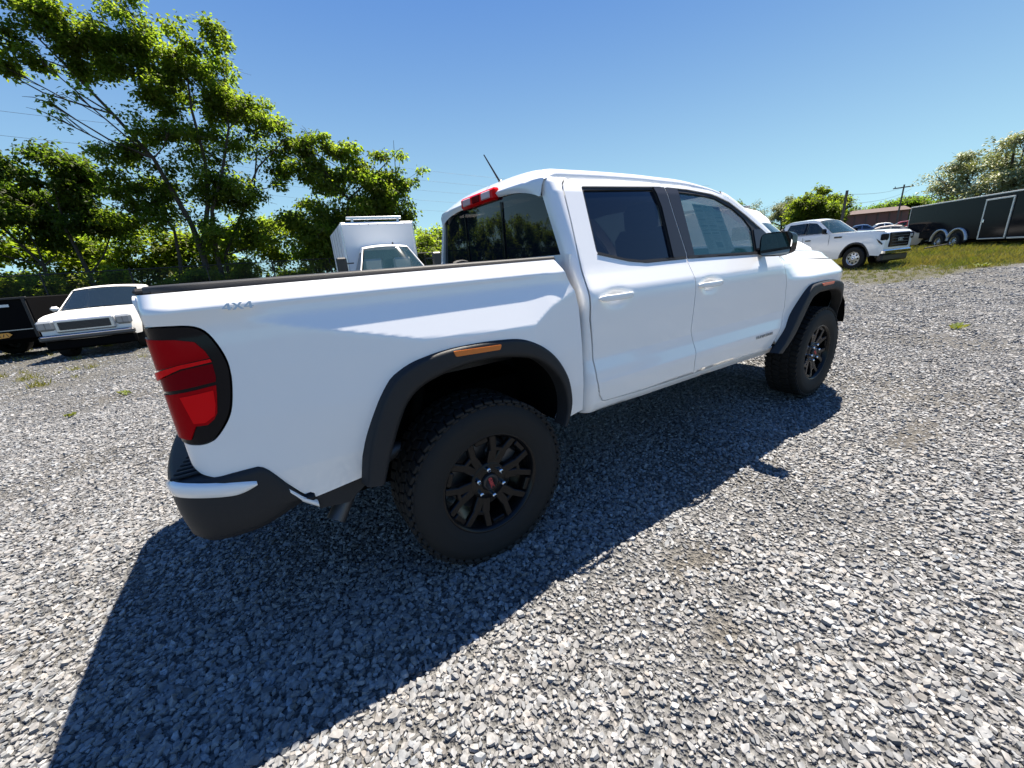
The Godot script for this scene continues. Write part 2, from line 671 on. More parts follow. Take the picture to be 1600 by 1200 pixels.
func cab_z(x: float, y: float) -> float:
	var z := table(CAB, y)
	for h in [Vector2(0.795, 1.152), Vector2(1.60, 1.140)]:
		var d := Vector2((x - h.x) / 0.075, (y - h.y) / 0.036)
		z -= 0.026 * exp(-d.length_squared() * 1.2)
	# the scoop along the foot of the doors fades out to the rear
	z += 0.010 * exp(-pow((y - 0.80) / 0.045, 2)) * (1.0 - smoothstep(0.75, 1.25, x))
	if x > 2.45:
		var f := table(FENDER, y)
		f -= 0.9 * pow(maxf(0.0, x - 3.40), 2) + 1.6 * pow(maxf(0.0, x - 3.62), 2)
		z = lerpf(z, f, smoothstep(2.45, 2.95, x))
	return z

func cab_at(q: Vector2) -> Vector3:
	var r := 0.055
	if q.x > 0.64:
		return Vector3(q.x, q.y, cab_z(q.x, q.y))
	var a := (0.64 - q.x) / r
	var z := cab_z(0.64, q.y)
	if a > PI / 2:
		return Vector3(0.64 - r, q.y, z - r - (a - PI / 2) * r)
	return Vector3(0.64 - r * sin(a), q.y, z - r * (1.0 - cos(a)))

func shift(poly: PackedVector2Array, d: Vector2) -> PackedVector2Array:
	var out := PackedVector2Array()
	for q in poly:
		out.append(q + d)
	return out

func both(called: String, bags: Array, m: String, parent: Node) -> Array:
	return [put(called, bags[0], m, parent), put(called, bags[1], m, parent)]

func build_main_truck() -> void:
	var t := thing("pickup_truck", "large white crew cab pickup with black flares parked on the gravel in front", "pickup truck")
	var f_bed := func(q: Vector2) -> Vector3: return bed_at(q)
	var f_cab := func(q: Vector2) -> Vector3: return cab_at(q)
	# ---- bed sides
	var arch := PackedVector2Array([Vector2(-0.520, 0.638), Vector2(-0.475, 0.74), Vector2(-0.42, 0.87), Vector2(-0.37, 0.955), Vector2(-0.275, 1.01), Vector2(-0.14, 1.035), Vector2(0.02, 1.040), Vector2(0.15, 1.02), Vector2(0.29, 0.965), Vector2(0.39, 0.85), Vector2(0.428, 0.74), Vector2(0.428, 0.65), Vector2(0.412, 0.585)])
	var lamp := PackedVector2Array([Vector2(-1.095, 1.262), Vector2(-0.955, 1.261), Vector2(-0.900, 1.254), Vector2(-0.873, 1.234), Vector2(-0.853, 1.185), Vector2(-0.842, 1.130), Vector2(-0.849, 1.075), Vector2(-0.868, 0.997), Vector2(-0.893, 0.955), Vector2(-0.930, 0.914), Vector2(-0.957, 0.905), Vector2(-1.03, 0.912), Vector2(-1.095, 0.93)])
	lamp = rounded(lamp, 0.035, 3)
	var out := PackedVector2Array([Vector2(-1.095, 1.352), Vector2(-1.095, 1.266)])
	for k in range(4, lamp.size() - 4):
		out.append(lamp[k] + Vector2(0.005 if lamp[k].x > -0.94 else 0.0, 0.004 if lamp[k].y > 1.1 else -0.004))
	out.append_array(PackedVector2Array([Vector2(-1.095, 0.925), Vector2(-1.085, 0.885), Vector2(-1.045, 0.842), Vector2(-0.995, 0.806), Vector2(-0.945, 0.785), Vector2(-0.875, 0.780), Vector2(-0.845, 0.776), Vector2(-0.822, 0.764), Vector2(-0.80, 0.735), Vector2(-0.745, 0.652), Vector2(-0.713, 0.612)]))
	out.append_array(arch)
	out.append_array(PackedVector2Array([Vector2(0.435, 0.577), Vector2(0.575, 0.600), Vector2(0.571, 0.683), Vector2(0.560, 0.855), Vector2(0.555, 1.014), Vector2(0.550, 1.136), Vector2(0.532, 1.212), Vector2(0.488, 1.302), Vector2(0.462, 1.36)]))
	var bags := [Bag.new(), Bag.new()]
	panel(bags, out, [], f_bed, 0.0135, 0.03)
	var sides := both("bed_side", bags, "white_paint", t)
	# chromed lettering on the bed side
	for s in 2:
		var tm := TextMesh.new()
		tm.text = "4X4"
		var sf := SystemFont.new()
		sf.font_names = PackedStringArray(["Droid Sans"])
		sf.font_weight = 800
		tm.font = sf
		tm.font_size = 32
		tm.pixel_size = 0.00082
		tm.depth = 0.004
		tm.material = M["badge_chrome"]
		var mi := MeshInstance3D.new()
		mi.name = "badge"
		mi.mesh = tm
		mi.transform = Transform3D(Basis(Vector3(1, 0, 0), Vector3(0, 1.05, -0.10), Vector3(0, 0.3, 1).normalized()), Vector3(-0.778, 1.300, 0.886)) if s == 0 else Transform3D(Basis(Vector3(-1, 0, 0), Vector3(0, 1.05, 0.10), Vector3(0, 0.3, -1).normalized()), Vector3(-0.778, 1.300, -0.886))
		mi.scale.x *= 1.75
		sides[s].add_child(mi)
	# ---- tail lamps
	bags = [Bag.new(), Bag.new()]
	panel(bags, lamp, [], f_bed, 0.02, 0.03, 1.0, 0.003)
	var lamps := both("tail_light", bags, "gloss_black", t)
	var red := PackedVector2Array([Vector2(-1.09, 1.236), Vector2(-0.948, 1.224), Vector2(-0.904, 1.211), Vector2(-0.886, 1.181), Vector2(-0.877, 1.146), Vector2(-0.879, 1.101), Vector2(-0.890, 1.044), Vector2(-0.901, 0.995), Vector2(-0.913, 0.977), Vector2(-0.932, 0.964), Vector2(-0.958, 0.966), Vector2(-0.985, 0.925), Vector2(-1.09, 0.938)])
	var pieces := [
		[PackedVector2Array([Vector2(-1.09, 1.236), Vector2(-0.948, 1.224), Vector2(-0.904, 1.211), Vector2(-0.886, 1.181), Vector2(-0.880, 1.160), Vector2(-0.95, 1.153), Vector2(-1.09, 1.128)]), "red_lens", 0.007, "upper_lens"],
		[PackedVector2Array([Vector2(-1.04, 1.131), Vector2(-0.95, 1.152), Vector2(-0.879, 1.157), Vector2(-0.877, 1.148), Vector2(-0.95, 1.141), Vector2(-1.0, 1.122), Vector2(-1.04, 1.108)]), "bright_red", 0.013, "light_blade"],
		[PackedVector2Array([Vector2(-1.09, 1.112), Vector2(-1.0, 1.119), Vector2(-0.95, 1.136), Vector2(-0.878, 1.142), Vector2(-0.879, 1.101), Vector2(-0.883, 1.088), Vector2(-1.09, 1.070)]), "deep_red", 0.006, "middle_lens"],
		[PackedVector2Array([Vector2(-1.09, 1.060), Vector2(-0.884, 1.078), Vector2(-0.890, 1.044), Vector2(-0.901, 0.995), Vector2(-0.913, 0.977), Vector2(-0.932, 0.964), Vector2(-0.96, 0.966), Vector2(-0.985, 0.925), Vector2(-1.09, 0.938)]), "red_lens", 0.008, "lower_lens"],
		[PackedVector2Array([Vector2(-0.975, 1.058), Vector2(-0.894, 1.064), Vector2(-0.899, 1.02), Vector2(-0.909, 0.988), Vector2(-0.935, 0.972), Vector2(-0.962, 0.975)]), "bright_red", 0.0095, "reflector"]]
	for pc in pieces:
		bags = [Bag.new(), Bag.new()]
		panel(bags, pc[0], [], f_bed, 0.014, 0.006, 1.0, pc[2])
		for s in 2:
			put(pc[3], bags[s], pc[1], lamps[s])
	# ---- tailgate
	var f_gate := func(q: Vector2) -> Vector3: return Vector3(-1.014 - 0.035 * (1.0 - pow(q.x / 0.80, 2)) - 0.008 * exp(-pow((q.y - 1.33) / 0.03, 2)), q.y, q.x)
	var b := Bag.new()
	panel([b], rounded(PackedVector2Array([Vector2(-0.785, 0.80), Vector2(0.785, 0.80), Vector2(0.785, 1.352), Vector2(-0.785, 1.352)]), 0.02), [rounded(PackedVector2Array([Vector2(-0.15, 1.20), Vector2(0.15, 1.20), Vector2(0.13, 1.29), Vector2(-0.13, 1.29)]), 0.02)], f_gate, 0.05, 0.04, 1.0)
	var gate := put("tailgate", b, "white_paint", t)
	b = Bag.new()
	b.box(Vector3(-1.03, 1.245, 0), Vector3(0.03, 0.10, 0.32), 0.004)
	put("handle", b, "satin_black", gate)
	# ---- caps on the rails
	for s in [1.0, -1.0]:
		b = Bag.new()
		var rows := []
		for k in 30:
			var x := lerpf(-1.0, 0.47, k / 29.0)
			var wz := 0.833 - 0.085 * pow(clampf((-0.90 - x) / 0.10, 0, 1), 2)
			var row := []
			for q in [[0.004, 1.356], [0.0, 1.369], [-0.008, 1.374], [-0.06, 1.376], [-0.072, 1.372], [-0.075, 1.30]]:
				row.append(Vector3(x, q[1], (wz + q[0]) * s))
			rows.append(row)
		b.sheet(rows, s < 0.0)
		put("rail_cap", b, "black_plastic", t)
	b = Bag.new()
	b.box(Vector3(-1.005, 1.362, 0), Vector3(0.05, 0.020, 1.44), 0.008)
	put("tailgate_cap", b, "black_plastic", gate)
	# ---- bed liner
	b = Bag.new()
	b.quad(Vector3(-0.98, 0.86, -0.54), Vector3(-0.98, 0.86, 0.54), Vector3(0.45, 0.86, 0.54), Vector3(0.45, 0.86, -0.54), Vector3.UP)
	for s in [1.0, -1.0]:
		b.quad(Vector3(-0.98, 1.08, 0.772 * s), Vector3(0.45, 1.08, 0.772 * s), Vector3(0.45, 1.36, 0.772 * s), Vector3(-0.98, 1.36, 0.772 * s), Vector3(0, 0, -s))
		b.quad(Vector3(-0.98, 1.08, 0.772 * s), Vector3(0.45, 1.08, 0.772 * s), Vector3(0.45, 1.08, 0.54 * s), Vector3(-0.98, 1.08, 0.54 * s), Vector3(0, 1, 0))
		b.quad(Vector3(-0.98, 0.86, 0.54 * s), Vector3(0.45, 0.86, 0.54 * s), Vector3(0.45, 1.08, 0.54 * s), Vector3(-0.98, 1.08, 0.54 * s), Vector3(0, 0, -s))
	b.quad(Vector3(0.45, 0.86, -0.78), Vector3(0.45, 0.86, 0.78), Vector3(0.45, 1.36, 0.78), Vector3(0.45, 1.36, -0.78), Vector3(-1, 0, 0))
	b.quad(Vector3(-0.98, 0.86, -0.78), Vector3(-0.98, 0.86, 0.78), Vector3(-0.98, 1.36, 0.78), Vector3(-0.98, 1.36, -0.78), Vector3(1, 0, 0))
	b.box(Vector3(0.50, 1.0, 0), Vector3(0.02, 0.72, 1.5))
	for k in 11:
		b.box(Vector3(-0.26, 0.868, -0.5 + 0.1 * k), Vector3(1.4, 0.016, 0.045), 0.005)
	put("bed_liner", b, "satin_black", t)
	# ---- cab shell behind the doors and under them
	var pill := PackedVector2Array([Vector2(0.47, 0.570), Vector2(0.47, 1.30), Vector2(0.525, 1.36), Vector2(0.525, 1.70), Vector2(0.545, 1.735), Vector2(0.60, 1.752), Vector2(0.72, 1.752), Vector2(0.725, 1.744), Vector2(0.694, 1.743), Vector2(0.668, 1.715), Vector2(0.656, 1.69), Vector2(0.643, 1.533), Vector2(0.627, 1.397), Vector2(0.617, 1.307), Vector2(0.612, 1.217), Vector2(0.609, 1.066), Vector2(0.627, 0.934), Vector2(0.641, 0.765), Vector2(0.664, 0.662), Vector2(0.690, 0.627), Vector2(0.716, 0.617), Vector2(0.993, 0.604), Vector2(1.51, 0.5955), Vector2(1.989, 0.596), Vector2(2.43, 0.585), Vector2(2.50, 0.60), Vector2(2.53, 0.545), Vector2(2.42, 0.538), Vector2(2.2, 0.545), Vector2(1.56, 0.556), Vector2(1.03, 0.560), Vector2(0.66, 0.568)])
	bags = [Bag.new(), Bag.new()]
	panel(bags, pill, [], f_cab, 0.011, 0.04, 1.0, -0.002)
	both("cab_side", bags, "white_paint", t)
	# ---- doors
	var split := PackedVector2Array([Vector2(1.505, 0.601), Vector2(1.484, 0.685), Vector2(1.488, 0.753), Vector2(1.476, 0.806), Vector2(1.448, 0.885), Vector2(1.447, 0.988), Vector2(1.447, 1.130), Vector2(1.446, 1.210), Vector2(1.440, 1.29), Vector2(1.452, 1.335), Vector2(1.452, 1.43), Vector2(1.451, 1.579), Vector2(1.458, 1.741)])
	var rd := PackedVector2Array([Vector2(0.704, 1.739), Vector2(0.676, 1.713), Vector2(0.664, 1.688), Vector2(0.650, 1.533), Vector2(0.634, 1.397), Vector2(0.625, 1.307), Vector2(0.620, 1.217), Vector2(0.617, 1.066), Vector2(0.635, 0.934), Vector2(0.648, 0.765), Vector2(0.672, 0.666), Vector2(0.695, 0.632), Vector2(0.720, 0.624), Vector2(0.993, 0.610)])
	rd.append_array(shift(split, Vector2(-0.003, 0)))
	rd.append_array(PackedVector2Array([Vector2(1.285, 1.749), Vector2(0.982, 1.752), Vector2(0.760, 1.744)]))
	var r_hole := rounded(PackedVector2Array([Vector2(0.786, 1.706), Vector2(1.440, 1.724), Vector2(1.437, 1.60), Vector2(1.437, 1.303), Vector2(1.086, 1.303), Vector2(0.960, 1.322), Vector2(0.748, 1.372)]), 0.02)
	var r_glass := rounded(PackedVector2Array([Vector2(0.796, 1.690), Vector2(1.352, 1.708), Vector2(1.362, 1.60), Vector2(1.318, 1.321), Vector2(1.05, 1.321), Vector2(0.930, 1.337), Vector2(0.760, 1.379)]), 0.014)
	var fd := shift(split, Vector2(0.003, 0))
	fd.reverse()
	var rear_bottom := fd.size()
	fd.append_array(PackedVector2Array([Vector2(1.989, 0.603), Vector2(2.425, 0.591), Vector2(2.470, 0.615), Vector2(2.52, 0.69), Vector2(2.575, 0.78), Vector2(2.596, 0.884), Vector2(2.548, 1.077), Vector2(2.513, 1.192), Vector2(2.496, 1.261), Vector2(2.52, 1.33), Vector2(2.50, 1.400), Vector2(2.403, 1.474), Vector2(2.254, 1.573), Vector2(2.107, 1.658), Vector2(1.926, 1.710), Vector2(1.676, 1.733)]))
	var f_hole := rounded(PackedVector2Array([Vector2(1.466, 1.722), Vector2(1.68, 1.714), Vector2(1.92, 1.690), Vector2(2.095, 1.638), Vector2(2.24, 1.556), Vector2(2.39, 1.455), Vector2(2.475, 1.392), Vector2(2.46, 1.285), Vector2(1.466, 1.303)]), 0.02)
	var f_glass := rounded(PackedVector2Array([Vector2(1.572, 1.698), Vector2(1.755, 1.688), Vector2(1.95, 1.662), Vector2(2.115, 1.598), Vector2(2.213, 1.533), Vector2(2.268, 1.462), Vector2(2.215, 1.306), Vector2(1.527, 1.323)]), 0.012)
	for d in 2:
		bags = [Bag.new(), Bag.new()]
		panel(bags, rd if d == 0 else fd, [r_hole if d == 0 else f_hole], f_cab, 0.016, 0.028)
		var doors := both("door", bags, "white_paint", t)
		# black surround, pillar and mirror sail
		bags = [Bag.new(), Bag.new()]
		panel(bags, r_hole if d == 0 else f_hole, [r_glass if d == 0 else f_glass], f_cab, 0.016, 0.012, 1.0, -0.006)
		for s in 2:
			put("window_trim", bags[s], "black_plastic", doors[s])
		bags = [Bag.new(), Bag.new()]
		var pillar := PackedVector2Array([Vector2(1.355, 1.718), Vector2(1.4525, 1.718), Vector2(1.4475, 1.579), Vector2(1.4465, 1.335), Vector2(1.437, 1.305), Vector2(1.325, 1.3055), Vector2(1.366, 1.60)]) if d == 0 else PackedVector2Array([Vector2(1.4605, 1.716), Vector2(1.570, 1.711), Vector2(1.522, 1.3055), Vector2(1.448, 1.305), Vector2(1.4575, 1.335), Vector2(1.4575, 1.579)])
		panel(bags, pillar, [], f_cab, 0.02, 0.010, 1.0, 0.003)
		for s in 2:
			put("pillar_cover", bags[s], "satin_black", doors[s])
		bags = [Bag.new(), Bag.new()]
		var sill := PackedVector2Array([Vector2(0.748, 1.366), Vector2(0.758, 1.378), Vector2(0.93, 1.336), Vector2(1.05, 1.320), Vector2(1.437, 1.319), Vector2(1.437, 1.304), Vector2(1.086, 1.304), Vector2(0.96, 1.319)]) if d == 0 else PackedVector2Array([Vector2(1.455, 1.304), Vector2(1.455, 1.321), Vector2(2.215, 1.304), Vector2(2.47, 1.300), Vector2(2.46, 1.282)])
		panel(bags, sill, [], f_cab, 0.012, 0.008, 1.0, 0.004)
		for s in 2:
			put("belt_moulding", bags[s], "black_plastic", doors[s])
		if d == 1:
			bags = [Bag.new(), Bag.new()]
			panel(bags, PackedVector2Array([Vector2(2.225, 1.306), Vector2(2.274, 1.452), Vector2(2.385, 1.452), Vector2(2.472, 1.388), Vector2(2.458, 1.303)]), [], f_cab, 0.03, 0.01, 1.0, 0.003)
			for s in 2:
				put("mirror_sail", bags[s], "satin_black", doors[s])
		bags = [Bag.new(), Bag.new()]
		panel(bags, r_glass if d == 0 else f_glass, [], f_cab, 0.06, 0.0, 1.0, -0.014)
		for s in 2:
			put("window", bags[s], "dark_glass" if d == 0 else "side_glass", doors[s])
		# handle: a bar across the scoop
		for s in 2:
			var mz := 1.0 if s == 0 else -1.0
			b = Bag.new()
			var hx := 0.79 if d == 0 else 1.595
			var hy := 1.160 if d == 0 else 1.148
			var rows := []
			for k in 15:
				var q := k / 14.0
				var x := hx - 0.124 + 0.248 * q
				var bow := sin(PI * clampf(q, 0.0, 1.0))
				var c := Vector3(x, hy, (0.913 + 0.026 * pow(bow, 0.45)) * mz)
				var e := pow(clampf(bow * 3.0, 0.02, 1.0), 0.5)
				var row := []
				for a in 13:
					var w := TAU * a / 12.0
					row.append(c + Vector3(0, signf(sin(w)) * pow(absf(sin(w)), 0.6) * 0.0155 * e, signf(cos(w)) * pow(absf(cos(w)), 0.6) * 0.0085 * e * mz))
				rows.append(row)
			b.sheet(rows, s == 0, true)
			put("handle", b, "white_paint", doors[s])
	# ---- model lettering at the foot of the front door
	for s in 2:
		var tm := TextMesh.new()
		tm.text = "ELEVATION"
		var sf := SystemFont.new()
		sf.font_names = PackedStringArray(["Droid Sans"])
		sf.font_weight = 700
		tm.font = sf
		tm.font_size = 32
		tm.pixel_size = 0.00086
		tm.depth = 0.003
		tm.material = M["badge_grey"]
		var mi := MeshInstance3D.new()
		mi.name = "badge"
		mi.mesh = tm
		mi.transform = Transform3D(Basis(Vector3(1, 0, 0), Vector3(0, 1, 0), Vector3(0, 0, 1)), Vector3(2.315, 0.716, 0.9215)) if s == 0 else Transform3D(Basis(Vector3(-1, 0, 0), Vector3(0, 1, 0), Vector3(0, 0, -1)), Vector3(2.315, 0.716, -0.9215))
		mi.scale = Vector3(1.55, 1.0, 1.0)
		t.add_child(mi, true)
	# ---- roof, from the gutter of one side to the other
	var gutter := PackedVector2Array([Vector2(0.585, 1.752), Vector2(0.66, 1.758), Vector2(0.76, 1.7595), Vector2(0.982, 1.762), Vector2(1.285, 1.759), Vector2(1.46, 1.751), Vector2(1.676, 1.741), Vector2(1.926, 1.717), Vector2(2.03, 1.692)])
	gutter = smooth_line(gutter, 40)
	b = Bag.new()
	var rows := []
	for q in gutter:
		var z0 := cab_z(q.x, q.y)
		var rise := 0.078 * smoothstep(0.565, 0.68, q.x) + 0.012
		rise -= 0.03 * smoothstep(1.6, 2.05, q.x)
		var row := []
		for k in 41:
			var a := PI * k / 40.0
			var c := cos(a)
			var zz := z0 * signf(c) * pow(absf(c), 0.75)
			var yy := q.y - 0.012 + rise * pow(sin(a), 0.62)
			# a shallow step where the pressed rail meets the roof skin
			yy -= 0.008 * exp(-pow((absf(zz) - 0.50) / 0.012, 2))
			row.append(Vector3(q.x - 0.02 * pow(sin(a), 2) * (1.0 - smoothstep(0.55, 0.75, q.x)), yy, zz))
		rows.append(row)
	b.sheet(rows, true)
	var roof := put("roof", b, "white_paint", t)
	# rear edge of the roof turned down to the glass
	b = Bag.new()
	var ra := []
	for k in 41:
		var p: Vector3 = rows[0][k]
		var zt := clampf(p.z, -0.62, 0.62)
		var yb := 1.715 - 0.06 * pow(absf(zt) / 0.62, 4) + 0.012
		ra.append([p, Vector3(p.x - 0.012, lerpf(p.y, yb, 0.35), p.z * 0.995), Vector3(0.572, minf(yb, p.y - 0.01), p.z * 0.97)])
	b.sheet(ra, false)
	put("roof_edge", b, "white_paint", roof)
	# ---- high brake lamp
	var f_back := func(q: Vector2) -> Vector3: return Vector3(0.578 + 0.03 * pow(q.x / 0.7, 2) - 0.004, q.y, q.x)
	b = Bag.new()
	b.box(Vector3(0.566, 1.748, 0), Vector3(0.05, 0.066, 0.43), 0.012)
	var high := put("high_brake_lamp", b, "bright_red", roof)
	for k in 3:
		b = Bag.new()
		b.box(Vector3(0.540, 1.750, [-0.125, 0.0, 0.125][k]), Vector3(0.012, 0.042, [0.10, 0.09, 0.10][k]), 0.005)
		put("lens", b, ["pink_lens", "deep_red", "pink_lens"][k], high)
	b = Bag.new()
	b.lathe(PackedVector2Array([Vector2(0.0, 0.03), Vector2(0.012, 0.028), Vector2(0.02, 0.012), Vector2(0.026, 0.0), Vector2(0.026, -0.02)]), Vector3(0.735, 1.835, -0.005), Vector3.UP, 16)
	b.tube([Vector3(0.735, 1.845, -0.005), Vector3(0.655, 2.012, -0.05)], [0.0065, 0.0035], 8)
	put("aerial", b, "satin_black", roof)
	b = Bag.new()
	b.box(Vector3(1.25, 1.868, -0.1), Vector3(0.14, 0.02, 0.05), 0.008)
	b.prism(PackedVector2Array([Vector2(1.18, 1.86), Vector2(1.33, 1.86), Vector2(1.20, 1.905)]), func(q: Vector2) -> Vector3: return Vector3(q.x, q.y, -0.112), Vector3(0, 0, 0.024))
	put("roof_fin", b, "satin_black", roof)
	# ---- rear glass
	var pane := rounded(PackedVector2Array([Vector2(-0.745, 1.34), Vector2(0.745, 1.34), Vector2(0.735, 1.40), Vector2(0.655, 1.68), Vector2(0.60, 1.703), Vector2(0.35, 1.720), Vector2(0.0, 1.726), Vector2(-0.35, 1.720), Vector2(-0.60, 1.703), Vector2(-0.655, 1.68), Vector2(-0.735, 1.40)]), 0.02)
	b = Bag.new()
	panel([b], pane, [], f_back, 0.06, 0.01, -1.0, 0.002)
	var rear := put("rear_window", b, "dark_glass", t)
	for s in [-0.235, 0.235]:
		b = Bag.new()
		b.box(Vector3(0.572, 1.525, s), Vector3(0.006, 0.345, 0.014), 0.002)
		put("glass_divider", b, "gloss_black", rear)
	b = Bag.new()
	var frame_in := rounded(PackedVector2Array([Vector2(-0.69, 1.385), Vector2(0.69, 1.385), Vector2(0.615, 1.672), Vector2(0.35, 1.695), Vector2(0.0, 1.70), Vector2(-0.35, 1.695), Vector2(-0.615, 1.672)]), 0.03)
	panel([b], pane, [frame_in], f_back, 0.04, 0.0, -1.0, 0.006)
	put("glass_border", b, "gloss_black", rear)
	b = Bag.new()
	b.box(Vector3(0.602, 0.97, 0), Vector3(0.03, 0.82, 1.60))
	put("cab_back", b, "white_paint", t)
	# ---- front fenders
	var fo := PackedVector2Array([Vector2(2.527, 1.262), Vector2(2.519, 1.192), Vector2(2.554, 1.077), Vector2(2.602, 0.884), Vector2(2.581, 0.778), Vector2(2.53, 0.69), Vector2(2.51, 0.64)])
	var arch2 := PackedVector2Array([Vector2(2.56, 0.60), Vector2(2.66, 0.72), Vector2(2.83, 0.91), Vector2(2.93, 0.975), Vector2(3.03, 0.99), Vector2(3.34, 0.985), Vector2(3.52, 0.93), Vector2(3.66, 0.81), Vector2(3.70, 0.70), Vector2(3.70, 0.62)])
	fo.append_array(arch2)
	fo.append_array(PackedVector2Array([Vector2(3.80, 0.62), Vector2(3.84, 0.90), Vector2(3.82, 1.02), Vector2(3.74, 1.10), Vector2(3.60, 1.178), Vector2(3.008, 1.212), Vector2(2.72, 1.243), Vector2(2.60, 1.262)]))
	bags = [Bag.new(), Bag.new()]
	panel(bags, fo, [], f_cab, 0.017, 0.03)
	both("fender", bags, "white_paint", t)
	# ---- flares, with lamps in them
	var o_r := smooth_line(PackedVector2Array([Vector2(-0.549, 0.625), Vector2(-0.513, 0.779), Vector2(-0.457, 0.908), Vector2(-0.41, 0.982), Vector2(-0.371, 1.019), Vector2(-0.283, 1.058), Vector2(-0.141, 1.078), Vector2(0.06, 1.075), Vector2(0.205, 1.052), Vector2(0.339, 0.967), Vector2(0.423, 0.844), Vector2(0.448, 0.728), Vector2(0.438, 0.649), Vector2(0.405, 0.580)]), 72)
	var i_r := smooth_line(PackedVector2Array([Vector2(-0.475, 0.610), Vector2(-0.439, 0.705), Vector2(-0.383, 0.830), Vector2(-0.334, 0.906), Vector2(-0.265, 0.952), Vector2(-0.142, 0.983), Vector2(0.002, 0.993), Vector2(0.125, 0.980), Vector2(0.256, 0.941), Vector2(0.355, 0.853), Vector2(0.402, 0.757), Vector2(0.408, 0.662), Vector2(0.385, 0.588)]), 72)
	var o_f := smooth_line(PackedVector2Array([Vector2(2.440, 0.565), Vector2(2.563, 0.654), Vector2(2.734, 0.871), Vector2(2.870, 1.008), Vector2(3.00, 1.036), Vector2(3.34, 1.030), Vector2(3.56, 0.968), Vector2(3.70, 0.850), Vector2(3.745, 0.73), Vector2(3.74, 0.61)]), 72)
	var i_f := smooth_line(PackedVector2Array([Vector2(2.545, 0.545), Vector2(2.72, 0.672), Vector2(2.905, 0.890), Vector2(3.02, 0.943), Vector2(3.10, 0.950), Vector2(3.34, 0.945), Vector2(3.50, 0.890), Vector2(3.63, 0.775), Vector2(3.665, 0.69), Vector2(3.66, 0.615)]), 72)
	var f_flat := func(q: Vector2) -> Vector3: return Vector3(q.x, q.y, 0.948 - 0.9 * pow(maxf(0.0, q.x - 3.40), 2) - 1.3 * pow(maxf(0.0, q.x - 3.6), 2))
	var flares := []
	for w in 2:
		bags = [Bag.new(), Bag.new()]
		band(bags, o_r if w == 0 else o_f, i_r if w == 0 else i_f, f_flat, [-0.04, 0.010, 0.0145, 0.015, 0.0155, 0.0155, 0.0145, 0.004], 0.07)
		flares.append(both("fender_flare", bags, "black_plastic", t))
	for s in 2:
		for w in 2:
			bags = [Bag.new(), Bag.new()]
			var lens := PackedVector2Array([Vector2(-0.143, 1.056), Vector2(-0.135, 1.034), Vector2(0.062, 1.026), Vector2(0.071, 1.046)]) if w == 0 else PackedVector2Array([Vector2(3.05, 1.018), Vector2(3.065, 0.998), Vector2(3.255, 0.998), Vector2(3.27, 1.016)])
			panel(bags, rounded(lens, 0.006), [], func(q: Vector2) -> Vector3: return Vector3(q.x, q.y, 0.9625), 0.02, 0.02, 1.0, 0.004)
			put("side_marker", bags[s], "amber" if w == 0 else "front_amber", flares[w][s])
	# ---- wheel wells
	for s in [1.0, -1.0]:
		for a in [arch, arch2]:
			b = Bag.new()
			for k in a.size() - 1:
				b.quad(Vector3(a[k].x, a[k].y, 0.93 * s), Vector3(a[k + 1].x, a[k + 1].y, 0.93 * s), Vector3(a[k + 1].x, a[k + 1].y, 0.52 * s), Vector3(a[k].x, a[k].y, 0.52 * s))
			put("wheel_well", b, "underbody", t)
	# ---- underbody
	b = Bag.new()
	b.box(Vector3(1.5, 0.66, 0), Vector3(4.6, 0.20, 1.04), 0.02)
	b.box(Vector3(1.55, 0.60, 0), Vector3(1.9, 0.08, 1.66), 0.02)
	b.box(Vector3(0.02, 1.00, 0), Vector3(0.85, 0.20, 1.00), 0.02)
	b.box(Vector3(3.25, 0.86, 0), Vector3(1.0, 0.36, 1.04), 0.02)
	b.box(Vector3(-0.78, 0.72, 0), Vector3(0.5, 0.12, 1.5), 0.02)
	for s in [0.48, -0.48]:
		b.box(Vector3(1.4, 0.50, s), Vector3(4.7, 0.13, 0.09), 0.015)
	b.tube([Vector3(0, 0.40, -0.7), Vector3(0, 0.40, 0.7)], [0.05, 0.05], 12)
	b.lathe(PackedVector2Array([Vector2(0.0, -0.14), Vector2(0.10, -0.1), Vector2(0.14, 0.0), Vector2(0.10, 0.1), Vector2(0.0, 0.14)]), Vector3(0, 0.40, 0.05), Vector3.RIGHT, 16)
	b.tube([Vector3(3.337, 0.40, -0.7), Vector3(3.337, 0.40, 0.7)], [0.05, 0.05], 10)
	b.box(Vector3(2.3, 0.42, 0.0), Vector3(1.0, 0.12, 0.5), 0.03)
	for s in [0.62, -0.62]:
		b.tube([Vector3(-0.28, 0.50, s), Vector3(-0.16, 0.92, s * 0.95)], [0.028, 0.028], 10)
		b.box(Vector3(0.0, 0.44, s * 0.93), Vector3(1.1, 0.035, 0.065), 0.01)
	put("chassis", b, "underbody", t)
	b = Bag.new()
	b.tube([Vector3(0.9, 0.52, 0.62), Vector3(-0.35, 0.60, 0.66), Vector3(-0.55, 0.56, 0.72), Vector3(-0.655, 0.44, 0.79)], [0.035, 0.035, 0.036, 0.036], 14)
	put("exhaust", b, "dark_steel", t)
	# ---- wheels
	var first: MeshInstance3D = null
	for at in [Vector3(0, 0.395, 0.778), Vector3(3.337, 0.395, 0.778), Vector3(0, 0.395, -0.778), Vector3(3.337, 0.395, -0.778)]:
		if first == null:
			first = truck_wheel(t)
		var w: MeshInstance3D = first
		if at != Vector3(0, 0.395, 0.778):
			w = first.duplicate()
			w.name = "wheel"
			t.add_child(w, true)
		w.transform = Transform3D(Basis(Vector3.UP, 0.0 if at.z > 0 else PI).rotated(Vector3(0, 0, 1), 0.12 if at.x < 1.0 else 0.75), at)
	rear_bumper(t)
	truck_front(t)
	truck_inside(t)

